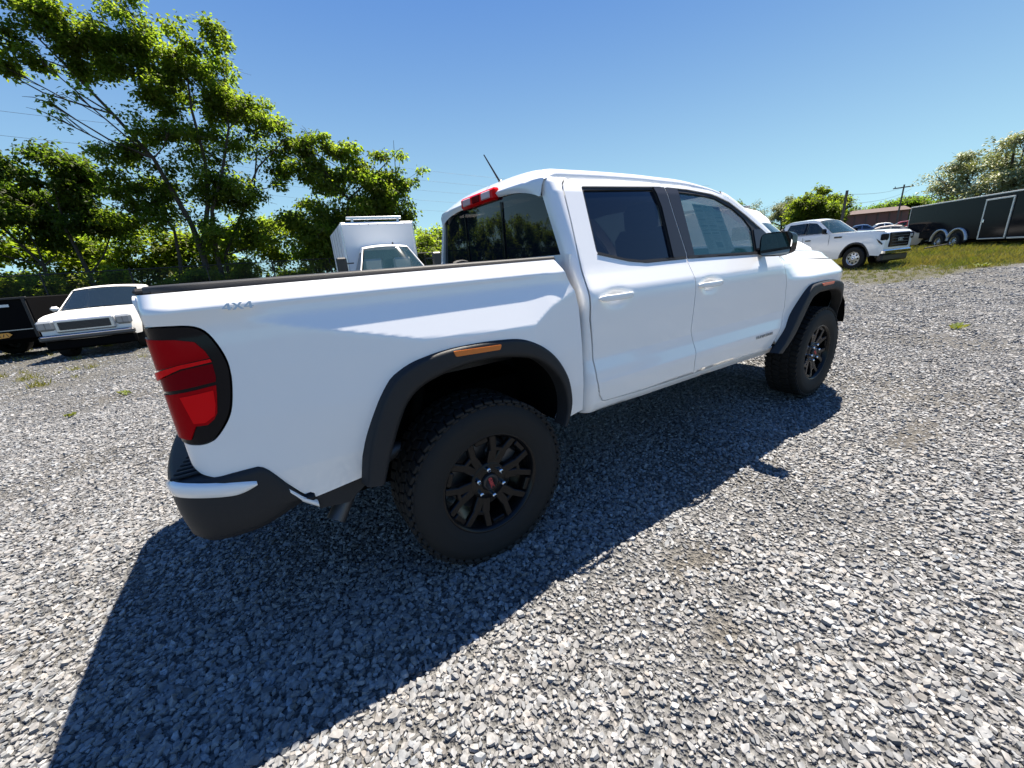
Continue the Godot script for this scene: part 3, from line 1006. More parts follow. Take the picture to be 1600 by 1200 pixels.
func truck_wheel(t: Node) -> MeshInstance3D:
	# the wheel's own axis is z, out of the truck
	var b := Bag.new()
	b.lathe(PackedVector2Array([Vector2(0.232, -0.112), Vector2(0.25, -0.124), Vector2(0.31, -0.137), Vector2(0.352, -0.133), Vector2(0.378, -0.120), Vector2(0.389, -0.10), Vector2(0.391, -0.03), Vector2(0.391, 0.03), Vector2(0.389, 0.10), Vector2(0.378, 0.120), Vector2(0.352, 0.133), Vector2(0.335, 0.1365), Vector2(0.330, 0.1350), Vector2(0.31, 0.137), Vector2(0.285, 0.1345), Vector2(0.281, 0.1325), Vector2(0.265, 0.129), Vector2(0.25, 0.124), Vector2(0.238, 0.116), Vector2(0.232, 0.108)]), Vector3.ZERO, Vector3(0, 0, 1), 96)
	var count := 52
	for k in count:
		for row in 4:
			var a := TAU * (k + (0.5 if row % 2 else 0.0)) / count
			var turn := Basis(Vector3(0, 0, 1), a)
			var z: float = [-0.098, -0.034, 0.034, 0.098][row]
			var skew := Basis(Vector3(1, 0, 0), [0.25, -0.35, 0.35, -0.25][row])
			b.box(turn * Vector3(0.3935, 0, z), Vector3(0.014, 0.039, 0.056 if row in [1, 2] else 0.052), 0.003, turn * skew)
		# shoulder lugs come down over the sidewall
		for s in [1.0, -1.0]:
			var turn := Basis(Vector3(0, 0, 1), TAU * (k + 0.25) / count)
			b.box(turn * Vector3(0.379, 0, 0.1195 * s), Vector3(0.020, 0.030 if k % 2 else 0.038, 0.009), 0.003, turn * Basis(Vector3(0, 1, 0), -0.55 * s))
	var w := put("wheel", b, "tyre_rubber", t)
	# rim
	b = Bag.new()
	b.lathe(PackedVector2Array([Vector2(0.247, 0.104), Vector2(0.247, 0.118), Vector2(0.243, 0.1215), Vector2(0.236, 0.120), Vector2(0.230, 0.112), Vector2(0.224, 0.100), Vector2(0.214, 0.06), Vector2(0.208, -0.02), Vector2(0.208, -0.10)]), Vector3.ZERO, Vector3(0, 0, 1), 64)
	b.lathe(PackedVector2Array([Vector2(0.0, 0.088), Vector2(0.05, 0.089), Vector2(0.088, 0.086), Vector2(0.094, 0.076), Vector2(0.094, 0.04)]), Vector3.ZERO, Vector3(0, 0, 1), 36)
	for k in 6:
		var mid := TAU * k / 6.0
		for s in [-1.0, 1.0]:
			# two arms that part from the hub and reach the rim
			var p0 := Vector3(0.075, 0.012 * s, 0.080)
			var p1 := Vector3(0.150, 0.026 * s, 0.092)
			var p2 := Vector3(0.226, 0.062 * s, 0.103)
			for seg in [[p0, p1, 0.042, 0.020], [p1, p2, 0.034, 0.022]]:
				var d: Vector3 = seg[1] - seg[0]
				var basis := Basis(d.normalized(), Vector3(0, 0, 1).cross(d.normalized()).normalized(), Vector3(0, 0, 1))
				basis = Basis(basis.x, basis.y, basis.x.cross(basis.y))
				var turn := Basis(Vector3(0, 0, 1), mid)
				b.box(turn * ((seg[0] + seg[1]) / 2.0 - Vector3(0, 0, 0.014)), Vector3(d.length() + 0.012, seg[2], 0.030), 0.004, turn * basis)
		# bridge between the arms near the rim
		var tb := Basis(Vector3(0, 0, 1), mid)
		b.box(tb * Vector3(0.160, 0, 0.080), Vector3(0.022, 0.056, 0.026), 0.004, tb)
		var ts := Basis(Vector3(0, 0, 1), mid + TAU / 12.0)
		b.box(ts * Vector3(0.214, 0, 0.090), Vector3(0.026, 0.066, 0.024), 0.004, ts)
	put("rim", b, "rim_black", w)
	b = Bag.new()
	b.lathe(PackedVector2Array([Vector2(0.0, 0.02), Vector2(0.165, 0.02), Vector2(0.165, -0.005), Vector2(0.0, -0.005)]), Vector3.ZERO, Vector3(0, 0, 1), 40)
	b.box(Vector3(0.11, 0.09, 0.02), Vector3(0.10, 0.16, 0.07), 0.015, Basis(Vector3(0, 0, 1), 0.7))
	put("brake_disc", b, "dark_steel", w)
	for k in 6:
		b = Bag.new()
		var a := TAU * (k + 0.5) / 6.0
		b.lathe(PackedVector2Array([Vector2(0.0, 0.116), Vector2(0.009, 0.115), Vector2(0.0125, 0.106), Vector2(0.0135, 0.075)]), Vector3(cos(a) * 0.0698, sin(a) * 0.0698, 0), Vector3(0, 0, 1), 6)
		put("lug_nut", b, "chrome", w)
	b = Bag.new()
	b.lathe(PackedVector2Array([Vector2(0.0, 0.104), Vector2(0.034, 0.1035), Vector2(0.039, 0.099), Vector2(0.041, 0.085)]), Vector3.ZERO, Vector3(0, 0, 1), 28)
	var cap := put("centre_cap", b, "satin_black", w)
	var tm := TextMesh.new()
	tm.text = "GMC"
	var sf := SystemFont.new()
	sf.font_names = PackedStringArray(["Droid Sans"])
	sf.font_weight = 800
	tm.font = sf
	tm.font_size = 32
	tm.pixel_size = 0.00078
	tm.depth = 0.003
	tm.material = M["red_letters"]
	var mi := MeshInstance3D.new()
	mi.name = "lettering"
	mi.mesh = tm
	mi.position = Vector3(0, 0, 0.105)
	mi.rotation.z = -1.45
	cap.add_child(mi)
	return w

func rear_bumper(t: Node) -> void:
	# plan: from the front end of the right corner round the back to the left
	var half := PackedVector2Array([Vector2(-0.705, 0.885), Vector2(-0.80, 0.900), Vector2(-0.92, 0.905), Vector2(-1.00, 0.892), Vector2(-1.055, 0.855), Vector2(-1.085, 0.79), Vector2(-1.11, 0.66), Vector2(-1.13, 0.45), Vector2(-1.14, 0.2), Vector2(-1.143, 0.0)])
	half = smooth_line(half, 90)
	var path := []
	for q in half:
		path.append(q)
	for k in range(half.size() - 2, -1, -1):
		path.append(Vector2(half[k].x, -half[k].y))
	var rows := []
	var strip := []
	var top := []
	for k in path.size():
		var q: Vector2 = path[k]
		var d: Vector2 = path[mini(k + 1, path.size() - 1)] - path[maxi(k - 1, 0)]
		var o := Vector2(d.y, -d.x).normalized()
		if o.dot(q - Vector2(-0.6, 0)) < 0:
			o = -o
		var front := smoothstep(-0.90, -0.72, q.x)
		var yt := 0.792 - 0.165 * smoothstep(-0.845, -0.715, q.x)
		var yb := 0.565 + 0.045 * front
		var row := []
		for s in [[-0.075, yb - 0.012], [-0.03, yb], [-0.008, yb + 0.03], [0.0, lerpf(yb, yt, 0.35)], [0.004, lerpf(yb, yt, 0.62)], [0.0, yt - 0.02], [-0.010, yt - 0.004], [-0.022, yt], [-0.10, yt + 0.002], [-0.20, yt + 0.002]]:
			var w: Vector2 = q + o * s[0] * (1.0 - 0.45 * front)
			row.append(Vector3(w.x, s[1], w.y))
		rows.append(row)
		var fade := smoothstep(-0.855, -0.90, q.x)
		var mid := 0.742 + 0.030 * smoothstep(-0.88, -1.06, q.x)
		if q.x < -0.845 and q.x > -1.092 and q.y > 0.0:
			var h := 0.0195 * pow(smoothstep(-0.845, -0.93, q.x), 0.5) * pow(1.0 - smoothstep(-1.07, -1.094, q.x), 0.5) + 0.0008
			var sr := []
			for s in [[-0.004, mid + h + 0.004], [0.008, mid + h], [0.010, mid], [0.008, mid - h], [-0.004, mid - h - 0.004]]:
				var w: Vector2 = q + o * s[0]
				sr.append(Vector3(w.x, s[1], w.y))
			strip.append(sr)
	var b := Bag.new()
	var flip: bool = (rows[89][4] - rows[89][3]).cross(rows[90][3] - rows[89][3]).x > 0.0
	b.sheet(rows, flip)
	var bumper := put("rear_bumper", b, "black_plastic", t)
	b = Bag.new()
	b.sheet(strip, flip)
	put("bumper_strip", b, "white_paint", bumper)
	# tread plates on the corners
	for s in [1.0, -1.0]:
		b = Bag.new()
		for k in 7:
			b.box(Vector3(-1.02 + 0.004 * k, 0.799, (0.82 - 0.035 * k) * s), Vector3(0.11, 0.008, 0.018), 0.003)
		put("step_pad", b, "black_plastic", bumper)
	b = Bag.new()
	b.box(Vector3(-1.10, 0.52, 0), Vector3(0.12, 0.07, 0.09), 0.01)
	put("tow_receiver", b, "satin_black", bumper)
	# grey moulding under the bed side, down to the bumper's end
	for s in [1.0, -1.0]:
		b = Bag.new()
		var line := [Vector3(-0.945, 0.776, 0.884), Vector3(-0.86, 0.764, 0.898), Vector3(-0.825, 0.750, 0.898), Vector3(-0.79, 0.698, 0.897), Vector3(-0.745, 0.630, 0.893), Vector3(-0.700, 0.585, 0.885)]
		var rws := []
		for k in line.size():
			var p: Vector3 = line[k]
			var row := []
			for q in [[0.012, -0.012], [0.006, 0.001], [-0.006, 0.003], [-0.017, -0.006], [-0.020, -0.03]]:
				row.append(Vector3(p.x, p.y + q[0], (p.z + q[1]) * s))
			rws.append(row)
		b.sheet(rws, s < 0.0)
		put("bed_lip", b, "white_paint", bumper)
		b = Bag.new()
		b.prism(PackedVector2Array([Vector2(-0.715, 0.612), Vector2(-0.535, 0.636), Vector2(-0.52, 0.60), Vector2(-0.60, 0.545), Vector2(-0.70, 0.56)]), func(q: Vector2) -> Vector3: return Vector3(q.x, q.y, 0.84 * s), Vector3(0, 0, 0.035 * s))
		put("bed_valance", b, "black_plastic", bumper)

func truck_front(t: Node) -> void:
	# hood between the fenders
	var edge := smooth_line(PackedVector2Array([Vector2(2.60, 1.268), Vector2(2.72, 1.247), Vector2(3.008, 1.216), Vector2(3.60, 1.182), Vector2(3.74, 1.115)]), 36)
	var rows := []
	for q in edge:
		var zf := cab_z(q.x, q.y) - 0.006
		var row := []
		for k in 41:
			var s := 1.0 - k / 20.0
			var side := absf(s)
			var rise := 0.055 * smoothstep(1.0, 0.86, side) * (1.0 - smoothstep(3.55, 3.74, q.x) * 0.7)
			var crown := 0.035 * (1.0 - side * side)
			var fwd := (1.0 - side * side) * 0.30 * smoothstep(2.9, 3.74, q.x) - (1.0 - side * side) * 0.10 * (1.0 - smoothstep(2.6, 2.9, q.x))
			row.append(Vector3(q.x + fwd, q.y + rise + crown * (1.0 - 0.4 * smoothstep(3.5, 3.74, q.x)), zf * s))
		rows.append(row)
	var b := Bag.new()
	b.sheet(rows, true)
	put("hood", b, "white_paint", t)
	# windscreen with its pillars
	var base := PackedVector2Array([Vector2(2.03, 1.692), Vector2(2.107, 1.667), Vector2(2.254, 1.582), Vector2(2.403, 1.483), Vector2(2.50, 1.41), Vector2(2.62, 1.30)])
	base = smooth_line(base, 24)
	rows = []
	var pil := [[], []]
	for q in base:
		var z0 := cab_z(minf(q.x, 2.44), q.y)
		var row := []
		for k in 25:
			var s := 1.0 - k / 12.0
			var u := 1.0 - s * s
			row.append(Vector3(q.x + 0.05 + 0.10 * u, q.y + 0.055 * u + 0.014, (z0 - 0.055) * s))
		rows.append(row)
		for s in 2:
			var m := 1.0 if s == 0 else -1.0
			pil[s].append([Vector3(q.x, q.y - 0.006, z0 * m), Vector3(q.x + 0.012, q.y + 0.014, (z0 - 0.008) * m), Vector3(q.x + 0.032, q.y + 0.024, (z0 - 0.030) * m), Vector3(q.x + 0.06, q.y + 0.018, (z0 - 0.060) * m)])
	b = Bag.new()
	b.sheet(rows, true)
	var ws := put("windscreen", b, "screen_glass", t)
	b = Bag.new()
	var visor := []
	for k in 25:
		visor.append([rows[0][k] + Vector3(-0.02, 0.006, 0), rows[2][k] + Vector3(0.006, 0.006, 0)])
	b.sheet(visor, false)
	put("screen_header", b, "satin_black", ws)
	for s in 2:
		b = Bag.new()
		b.sheet(pil[s], s == 0)
		put("windscreen_pillar", b, "white_paint", t)
	b = Bag.new()
	var cowl := []
	for k in 25:
		var s := 1.0 - k / 12.0
		cowl.append([Vector3(2.70 + 0.10 * (1.0 - s * s), 1.305 + 0.03 * (1.0 - s * s), 0.72 * s), Vector3(2.57 + 0.1 * (1.0 - s * s), 1.27 + 0.03 * (1.0 - s * s), 0.72 * s)])
	b.sheet(cowl, true)
	put("cowl", b, "satin_black", t)
	# nose: plan curve swept from bumper to hood edge
	var plan := PackedVector2Array([Vector2(3.73, 0.80), Vector2(3.86, 0.745), Vector2(4.00, 0.62), Vector2(4.09, 0.44), Vector2(4.14, 0.22), Vector2(4.15, 0.0)])
	plan = smooth_line(plan, 20)
	var full := []
	for q in plan:
		full.append(q)
	for k in range(plan.size() - 2, -1, -1):
		full.append(Vector2(plan[k].x, -plan[k].y))
	rows = []
	for q in full:
		var row := []
		for s in [[-0.15, 1.185], [-0.06, 1.165], [-0.01, 1.12], [0.0, 1.04], [0.01, 0.90], [0.01, 0.80]]:
			row.append(Vector3(q.x + s[0] * (1.0 - 0.3 * absf(q.y)), s[1] - 0.06 * pow(absf(q.y) / 0.9, 3), q.y))
		rows.append(row)
	b = Bag.new()
	b.sheet(rows, (rows[19][2] - rows[18][2]).cross(rows[18][3] - rows[18][2]).x < 0.0)
	put("nose", b, "white_paint", t)
	rows = []
	for q in full:
		var row := []
		for s in [[0.02, 0.80], [0.06, 0.76], [0.08, 0.66], [0.06, 0.56], [0.0, 0.50], [-0.2, 0.48]]:
			row.append(Vector3(q.x + s[0], s[1], q.y))
		rows.append(row)
	b = Bag.new()
	b.sheet(rows, (rows[19][2] - rows[18][2]).cross(rows[18][3] - rows[18][2]).x < 0.0)
	put("front_bumper", b, "black_plastic", t)
	b = Bag.new()
	b.box(Vector3(4.15, 0.96, 0), Vector3(0.04, 0.24, 1.05), 0.015)
	for k in 4:
		b.box(Vector3(4.175, 0.88 + 0.055 * k, 0), Vector3(0.02, 0.02, 1.0), 0.005)
	put("grille", b, "gloss_black", t)
	for s in [1.0, -1.0]:
		b = Bag.new()
		b.box(Vector3(3.93, 1.03, 0.64 * s), Vector3(0.12, 0.10, 0.24), 0.02, Basis(Vector3.UP, 0.75 * s))
		put("headlight", b, "clear_lens", t)
		# mirrors on their arms
		b = Bag.new()
		var rws := []
		for k in 15:
			var q := k / 14.0
			var e := pow(sin(PI * clampf(q, 0.03, 0.97)), 0.32)
			var row := []
			for a in 25:
				var w := TAU * a / 24.0
				var ch := signf(cos(w)) * pow(absf(cos(w)), 0.45)
				var sh := signf(sin(w)) * pow(absf(sin(w)), 0.45)
				row.append(Vector3(2.205 + 0.10 * q + (0.02 * q) * ch, 1.345 + sh * (0.076 - 0.012 * q) * (e if q > 0.5 else 1.0) * 1.0, (0.972 + ch * 0.098 * (e if q > 0.5 else 1.0) + 0.0) * s))
			rws.append(row)
		b.sheet(rws, s > 0.0, true)
		b.box(Vector3(2.27, 1.305, 0.875 * s), Vector3(0.09, 0.045, 0.10), 0.012)
		var mir := put("door_mirror", b, "gloss_black", t)
		b = Bag.new()
		b.prism(rounded(PackedVector2Array([Vector2(0.885, 1.277), Vector2(1.060, 1.277), Vector2(1.062, 1.413), Vector2(0.885, 1.413)]), 0.025), func(q: Vector2) -> Vector3: return Vector3(2.2035 - 0.04 * (0.972 - q.x), q.y, q.x * s), Vector3(0.004, 0, 0))
		put("mirror_glass", b, "mirror_glass", mir)

func truck_inside(t: Node) -> void:
	var b := Bag.new()
	b.box(Vector3(1.55, 0.68, 0), Vector3(1.95, 0.06, 1.6))
	b.box(Vector3(0.70, 1.02, 0), Vector3(0.10, 0.62, 1.55), 0.02)
	var tub := put("cab_floor", b, "satin_black", t)
	b = Bag.new()
	rounded_cushion(b, Vector3(1.02, 0.92, 0), Vector3(0.52, 0.18, 1.36))
	rounded_cushion(b, Vector3(0.80, 1.17, 0), Vector3(0.16, 0.58, 1.36), -0.2)
	put("rear_seat", b, "seat_cloth", t)
	for s in [0.42, -0.42, 0.0]:
		b = Bag.new()
		rounded_cushion(b, Vector3(0.73, 1.51, s), Vector3(0.10, 0.17, 0.26), -0.1)
		put("headrest", b, "seat_cloth", t)
	for s in [0.40, -0.40]:
		b = Bag.new()
		rounded_cushion(b, Vector3(1.90, 0.92, s), Vector3(0.52, 0.18, 0.52))
		rounded_cushion(b, Vector3(1.66, 1.20, s), Vector3(0.15, 0.64, 0.50), -0.22)
		rounded_cushion(b, Vector3(1.57, 1.575, s), Vector3(0.10, 0.19, 0.27), -0.15)
		b.tube([Vector3(1.60, 1.44, s - 0.06), Vector3(1.58, 1.54, s - 0.06)], [0.007, 0.007], 6)
		b.tube([Vector3(1.60, 1.44, s + 0.06), Vector3(1.58, 1.54, s + 0.06)], [0.007, 0.007], 6)
		put("front_seat", b, "seat_cloth", t)
	b = Bag.new()
	b.box(Vector3(2.48, 1.13, 0), Vector3(0.36, 0.26, 1.50), 0.06)
	b.box(Vector3(1.95, 0.90, 0), Vector3(0.7, 0.26, 0.24), 0.04)
	put("dashboard", b, "dash", t)
	b = Bag.new()
	var ring := []
	var rr := []
	for k in 29:
		var a := TAU * k / 28.0
		ring.append(Vector3(2.20, 1.17, -0.40) + Basis(Vector3(0, 0, 1), 0.4) * Vector3(0, cos(a) * 0.18, sin(a) * 0.18))
		rr.append(0.014)
	b.tube(ring, rr, 8, false)
	b.box(Vector3(2.22, 1.16, -0.40), Vector3(0.05, 0.09, 0.26), 0.02)
	put("steering_wheel", b, "dash", t)
	# the roof lining seen through the panes
	b = Bag.new()
	b.box(Vector3(1.38, 1.70, 0), Vector3(1.20, 0.02, 1.16), 0.006)
	put("headliner", b, "headliner", t)
	# price sheet stuck inside the front side window
	b = Bag.new()
	var c := []
	for q in [Vector2(1.70, 1.632), Vector2(1.985, 1.612), Vector2(2.005, 1.322), Vector2(1.715, 1.325)]:
		var p := cab_at(q)
		c.append(p - Vector3(0, 0.004, 0.020))
	b.quad(c[0], c[1], c[2], c[3], Vector3(0, 0.3, 1))
	put("price_sheet", b, "price_sheet", t)

func rounded_cushion(b: Bag, at: Vector3, size: Vector3, lean := 0.0) -> void:
	b.box(at, size, minf(size.x, minf(size.y, size.z)) * 0.42, Basis(Vector3(0, 0, 1), -lean))

# =====================================================================  the setting
func build_ground() -> void:
	var b := Bag.new()
	var rows := []
	var radii := [0.0]
	var r := 0.25
	while r < 900.0:
		radii.append(r)
		r += maxf(0.16, r * 0.055)
	var fine := FastNoiseLite.new()
	fine.seed = 21
	fine.frequency = 1.3
	var cols := []
	var segs := 150
	for k in radii.size():
		var row := []
		for s in segs + 1:
			var a := TAU * s / segs
			var x: float = 0.8 + cos(a) * radii[k]
			var z: float = 0.6 + sin(a) * radii[k]
			row.append(Vector3(x, ground(x, z) + bumps(x, z), z))
		rows.append(row)
	b.sheet(rows, false, true)
	var fixed := 0
	for k in b.n.size():
		if b.n[k].y < 0:
			b.n[k] = -b.n[k]
			fixed += 1
	var turned := Bag.new()
	for k in b.v.size():
		var p := b.v[k]
		# dirt, dry growth and packed wheel tracks: patches of their own
		var c := Color(0.95, 0.96, 0.98)
		c = c.lerp(Color(0.80, 0.72, 0.60), worn(p.x, p.z) * 0.8)
		var dirt := fine.get_noise_2d(p.x * 0.35, p.z * 0.35)
		c = c.lerp(Color(0.84, 0.78, 0.68), clampf(dirt * 1.3 + 0.12, 0.0, 0.6))
		var far := smoothstep(-6.0, -9.0, p.z) * (0.5 + 0.9 * lump.get_noise_2d(p.x * 0.8, p.z * 1.6))
		c = c.lerp(Color(0.60, 0.56, 0.36), clampf(far * 0.8, 0.0, 0.75))
		c = c.lerp(Color(0.62, 0.60, 0.36), grass_share(p.x, p.z) * 0.85)
		c = c.lerp(Color(0.24, 0.26, 0.10), smoothstep(-20.0, -23.0, p.z))
		turned.tint = c
		turned.p(p, b.n[k])
	for k in range(0, b.i.size(), 3):
		turned.tri(b.i[k], b.i[k + 1], b.i[k + 2])
	setting("gravel_ground", turned, "gravel_ground")

func bumps(x: float, z: float) -> float:
	return 0.012 * lump.get_noise_2d(x * 3.0, z * 3.0) + 0.018 * lump.get_noise_2d(x, z) - 0.006

func worn(x: float, z: float) -> float:
	# packed dusty spots and two faint wheel tracks, with few loose chips
	var w := 0.0
	for q in [[0.69, 1.45, 0.20, 0.12], [0.45, 1.75, 0.10, 0.07], [0.66, 1.70, 0.09, 0.06], [1.14, 2.19, 0.09, 0.05], [2.9, 1.68, 0.5, 0.12]]:
		var d := Vector2((x - q[0]) / q[2], (z - q[1]) / q[3]) + Vector2(lump.get_noise_2d(x * 6.0, z * 6.0), lump.get_noise_2d(z * 6.0, x * 6.0)) * 0.5
		w = maxf(w, 0.95 * (1.0 - smoothstep(0.45, 1.15, d.length())))
	for q in [-3.3, -5.0, 2.75, 4.4]:
		var off: float = z - q - 0.25 * sin(x * 0.35 + q) - 0.06 * x
		w = maxf(w, 0.55 * exp(-off * off / 0.05) * smoothstep(-0.35, 0.15, lump.get_noise_2d(x * 0.7, q * 9.0)))
	return w

func grass_share(x: float, z: float) -> float:
	# the grass strip beyond the lot on the right
	var edge := 13.2 + 0.42 * (-1.5 - z) if z < -1.5 else 13.2 + 4.6 * (z + 1.5)
	edge = minf(edge, 20.5 + 0.4 * z if z > 0.0 else 99.0)
	edge += 1.1 * lump.get_noise_2d(z * 1.5, x * 0.6)
	if z < -9.0:
		return smoothstep(24.0, 27.0, x)
	return smoothstep(edge, edge + 1.6, x)

func build_fence() -> void:
	var t := thing("chain_link_fence", "long black chain link fence in front of the trees", "fence")
	var z0 := -23.35
	var top := 2.42
	var b := Bag.new()
	b.tube([Vector3(-32, top, z0), Vector3(-10, top, z0), Vector3(10, top - 0.02, z0 + 0.2), Vector3(24, top, z0)], [0.024, 0.024, 0.024, 0.024], 8)
	put("top_rail", b, "post_black", t)
	b = Bag.new()
	b.tube([Vector3(-32, 0.12, z0), Vector3(24, 0.12, z0)], [0.01, 0.01], 6)
	put("tension_wire", b, "post_black", t)
	for k in 20:
		b = Bag.new()
		var x := -31.5 + k * 2.9
		b.tube([Vector3(x, -0.1, z0), Vector3(x + 0.02, top + 0.05, z0)], [0.036, 0.034], 10)
		b.lathe(PackedVector2Array([Vector2(0.0, 0.05), Vector2(0.03, 0.04), Vector2(0.042, 0.0)]), Vector3(x + 0.02, top + 0.04, z0), Vector3.UP, 10)
		put("post", b, "post_black", t)
	b = Bag.new()
	var x0 := -32.0
	while x0 < 24.0:
		var k := b.v.size()
		for q in [Vector2(0, 0.05), Vector2(2, 0.05), Vector2(2, top), Vector2(0, top)]:
			b.p(Vector3(x0 + q.x, q.y, z0 + 0.03), Vector3(0, 0, 1), Vector2((x0 + q.x) / 0.075, q.y / 0.075))
		b.tri(k, k + 1, k + 2)
		b.tri(k, k + 2, k + 3)
		x0 += 2.0
	put("wire_mesh", b, "chain_link", t)

func leaf_spray(kind: int, big: float, r: RandomNumberGenerator) -> Bag:
	var b := Bag.new()
	var n := 18
	for k in n:
		var a := r.randf() * TAU
		var up := r.randf_range(-0.7, 0.9)
		var dir := Vector3(cos(a) * sqrt(maxf(0.0, 1 - up * up)), up, sin(a) * sqrt(maxf(0.0, 1 - up * up)))
		var c := dir * r.randf_range(0.05, 0.30) * big
		# leaves hang outwards and down
		var along := (Vector3(dir.x, 0, dir.z) * r.randf_range(0.3, 1.0) + Vector3(r.randfn() * 0.3, r.randf_range(-0.9, 0.15), r.randfn() * 0.3)).normalized()
		var side := along.cross(Vector3(r.randfn() * 0.5, 1.0, r.randfn() * 0.5)).normalized()
		var nn := side.cross(along).normalized()
		if nn.y < 0:
			nn = -nn
		var L := r.randf_range(0.11, 0.19) * big
		var w := L * (0.30 if kind == 0 else 0.2)
		b.tint = Color(1, 1, 1) * r.randf_range(0.75, 1.2)
		b.tint.a = 1.0
		var p0 := c
		var p1 := c + along * L * 0.42 + side * w + nn * w * 0.3
		var p2 := c + along * L
		var p3 := c + along * L * 0.42 - side * w + nn * w * 0.3
		b.flat(p0, p1, p2, nn)
		b.flat(p0, p2, p3, nn)
	return b

var sprays := {}
func tree(called: String, label: String, group: String, stems: Array, blobs: Array, m: String, per: float, big: float, gap := 0.0, bare := 5, tone := Color.WHITE, category := "tree", fill := 2.6) -> Node3D:
	var r := RandomNumberGenerator.new()
	r.seed = hash(label)
	var t := thing(called, label, category, Transform3D.IDENTITY, group)
	var b := Bag.new()
	var spine := []
	for s in stems:
		var pts := []
		var radii := []
		for k in s[0].size():
			var p: Vector3 = s[0][k]
			if k > 0:
				p += Vector3(r.randfn(), r.randfn() * 0.3, r.randfn()) * 0.06
			pts.append(p)
			radii.append(lerpf(s[1], s[2], float(k) / (s[0].size() - 1)))
			spine.append([p, radii[k]])
		b.tube(pts, radii, 9)
	for q in blobs:
		var c := Vector3(q[0], q[1], q[2])
		var best = null
		var score := 1e9
		for s in spine:
			var d: Vector3 = c - s[0]
			var cost: float = d.length() + (3.0 if d.y < d.length() * 0.25 else 0.0)
			if cost < score:
				score = cost
				best = s
		if best and score < 9.0:
			var mid: Vector3 = (best[0] as Vector3).lerp(c, 0.5) + Vector3(0, -0.08 * score, 0) + Vector3(r.randfn(), 0, r.randfn()) * 0.12
			var rad: float = minf(best[1] * 0.6, 0.02 + 0.012 * score)
			b.tube([best[0], mid, c], [rad, rad * 0.7, rad * 0.4], 7)
			for k in bare:
				var e: Vector3 = c + Vector3(r.randfn(), r.randf_range(-0.5, 1.0), r.randfn()) * q[3] * 0.75
				b.tube([mid.lerp(c, r.randf_range(0.4, 1.0)), c.lerp(e, 0.5) + Vector3(0, 0.08, 0), e], [rad * 0.4, rad * 0.28, 0.006], 5, false)
	if b.v.size():
		put("trunk", b, "bark", t)
	# the crown: leaf sprays in clumps
	var key := "%s%.2f" % [m, big]
	if not sprays.has(key):
		sprays[key] = []
		for k in 4:
			sprays[key].append(leaf_spray(0 if m == "leaf" else 1, big, r).mesh(M[m]))
	var where := [[], [], [], []]
	var tint := [[], [], [], []]
	var full := blobs.duplicate()
	for k in int(blobs.size() * fill):
		var q0: Array = blobs[r.randi() % blobs.size()]
		var q1: Array = blobs[r.randi() % blobs.size()]
		var gap_between := Vector3(q0[0], q0[1], q0[2]).distance_to(Vector3(q1[0], q1[1], q1[2]))
		if q0 != q1 and gap_between < (q0[3] + q1[3]) * 1.25:
			full.append([(q0[0] + q1[0]) / 2, (q0[1] + q1[1]) / 2, (q0[2] + q1[2]) / 2 + r.randfn() * 0.3, (q0[3] + q1[3]) * 0.42])
	for q in full:
		var c := Vector3(q[0], q[1], q[2])
		var rr: float = q[3]
		var clumps := maxi(3, int(10.0 * rr / big))
		var tuft := rr < 0.42 * big
		if tuft:
			clumps = 3
		for k in clumps:
			var d := Vector3(r.randfn(), r.randfn(), r.randfn()).normalized() * pow(r.randf(), 0.45) * rr
			d.y *= 0.85
			var cc := c + d
			var light := r.randf_range(0.72, 1.25)
			var cr := rr * r.randf_range(0.22, 0.42)
			if r.randf() < gap:
				continue
			for j in int(per * r.randf_range(0.7, 1.3) * (0.22 if tuft else 1.0)):
				var at := cc + Vector3(r.randfn(), r.randfn() * 0.75, r.randfn()) * cr * 0.62
				var v := r.randi() % 4
				var basis := Basis(Vector3.UP, r.randf() * TAU).scaled(Vector3.ONE * r.randf_range(0.75, 1.25))
				where[v].append(Transform3D(basis, at))
				var g := light * r.randf_range(0.85, 1.15)
				tint[v].append(Color(tone.r * g * r.randf_range(0.9, 1.12), tone.g * g, tone.b * g * r.randf_range(0.8, 1.1)))
	for v in 4:
		scatter("crown", sprays[key][v], where[v], tint[v], t)
	return t

func scatter(called: String, mesh: Mesh, where: Array, tint: Array, parent: Node) -> MultiMeshInstance3D:
	var mm := MultiMesh.new()
	mm.transform_format = MultiMesh.TRANSFORM_3D
	mm.use_colors = true
	mm.mesh = mesh
	mm.instance_count = where.size()
	for k in where.size():
		mm.set_instance_transform(k, where[k])
		mm.set_instance_color(k, tint[k])
	var o := MultiMeshInstance3D.new()
	o.name = called
	o.multimesh = mm
	o.set_meta("kind", "stuff")
	parent.add_child(o, true)
	return o

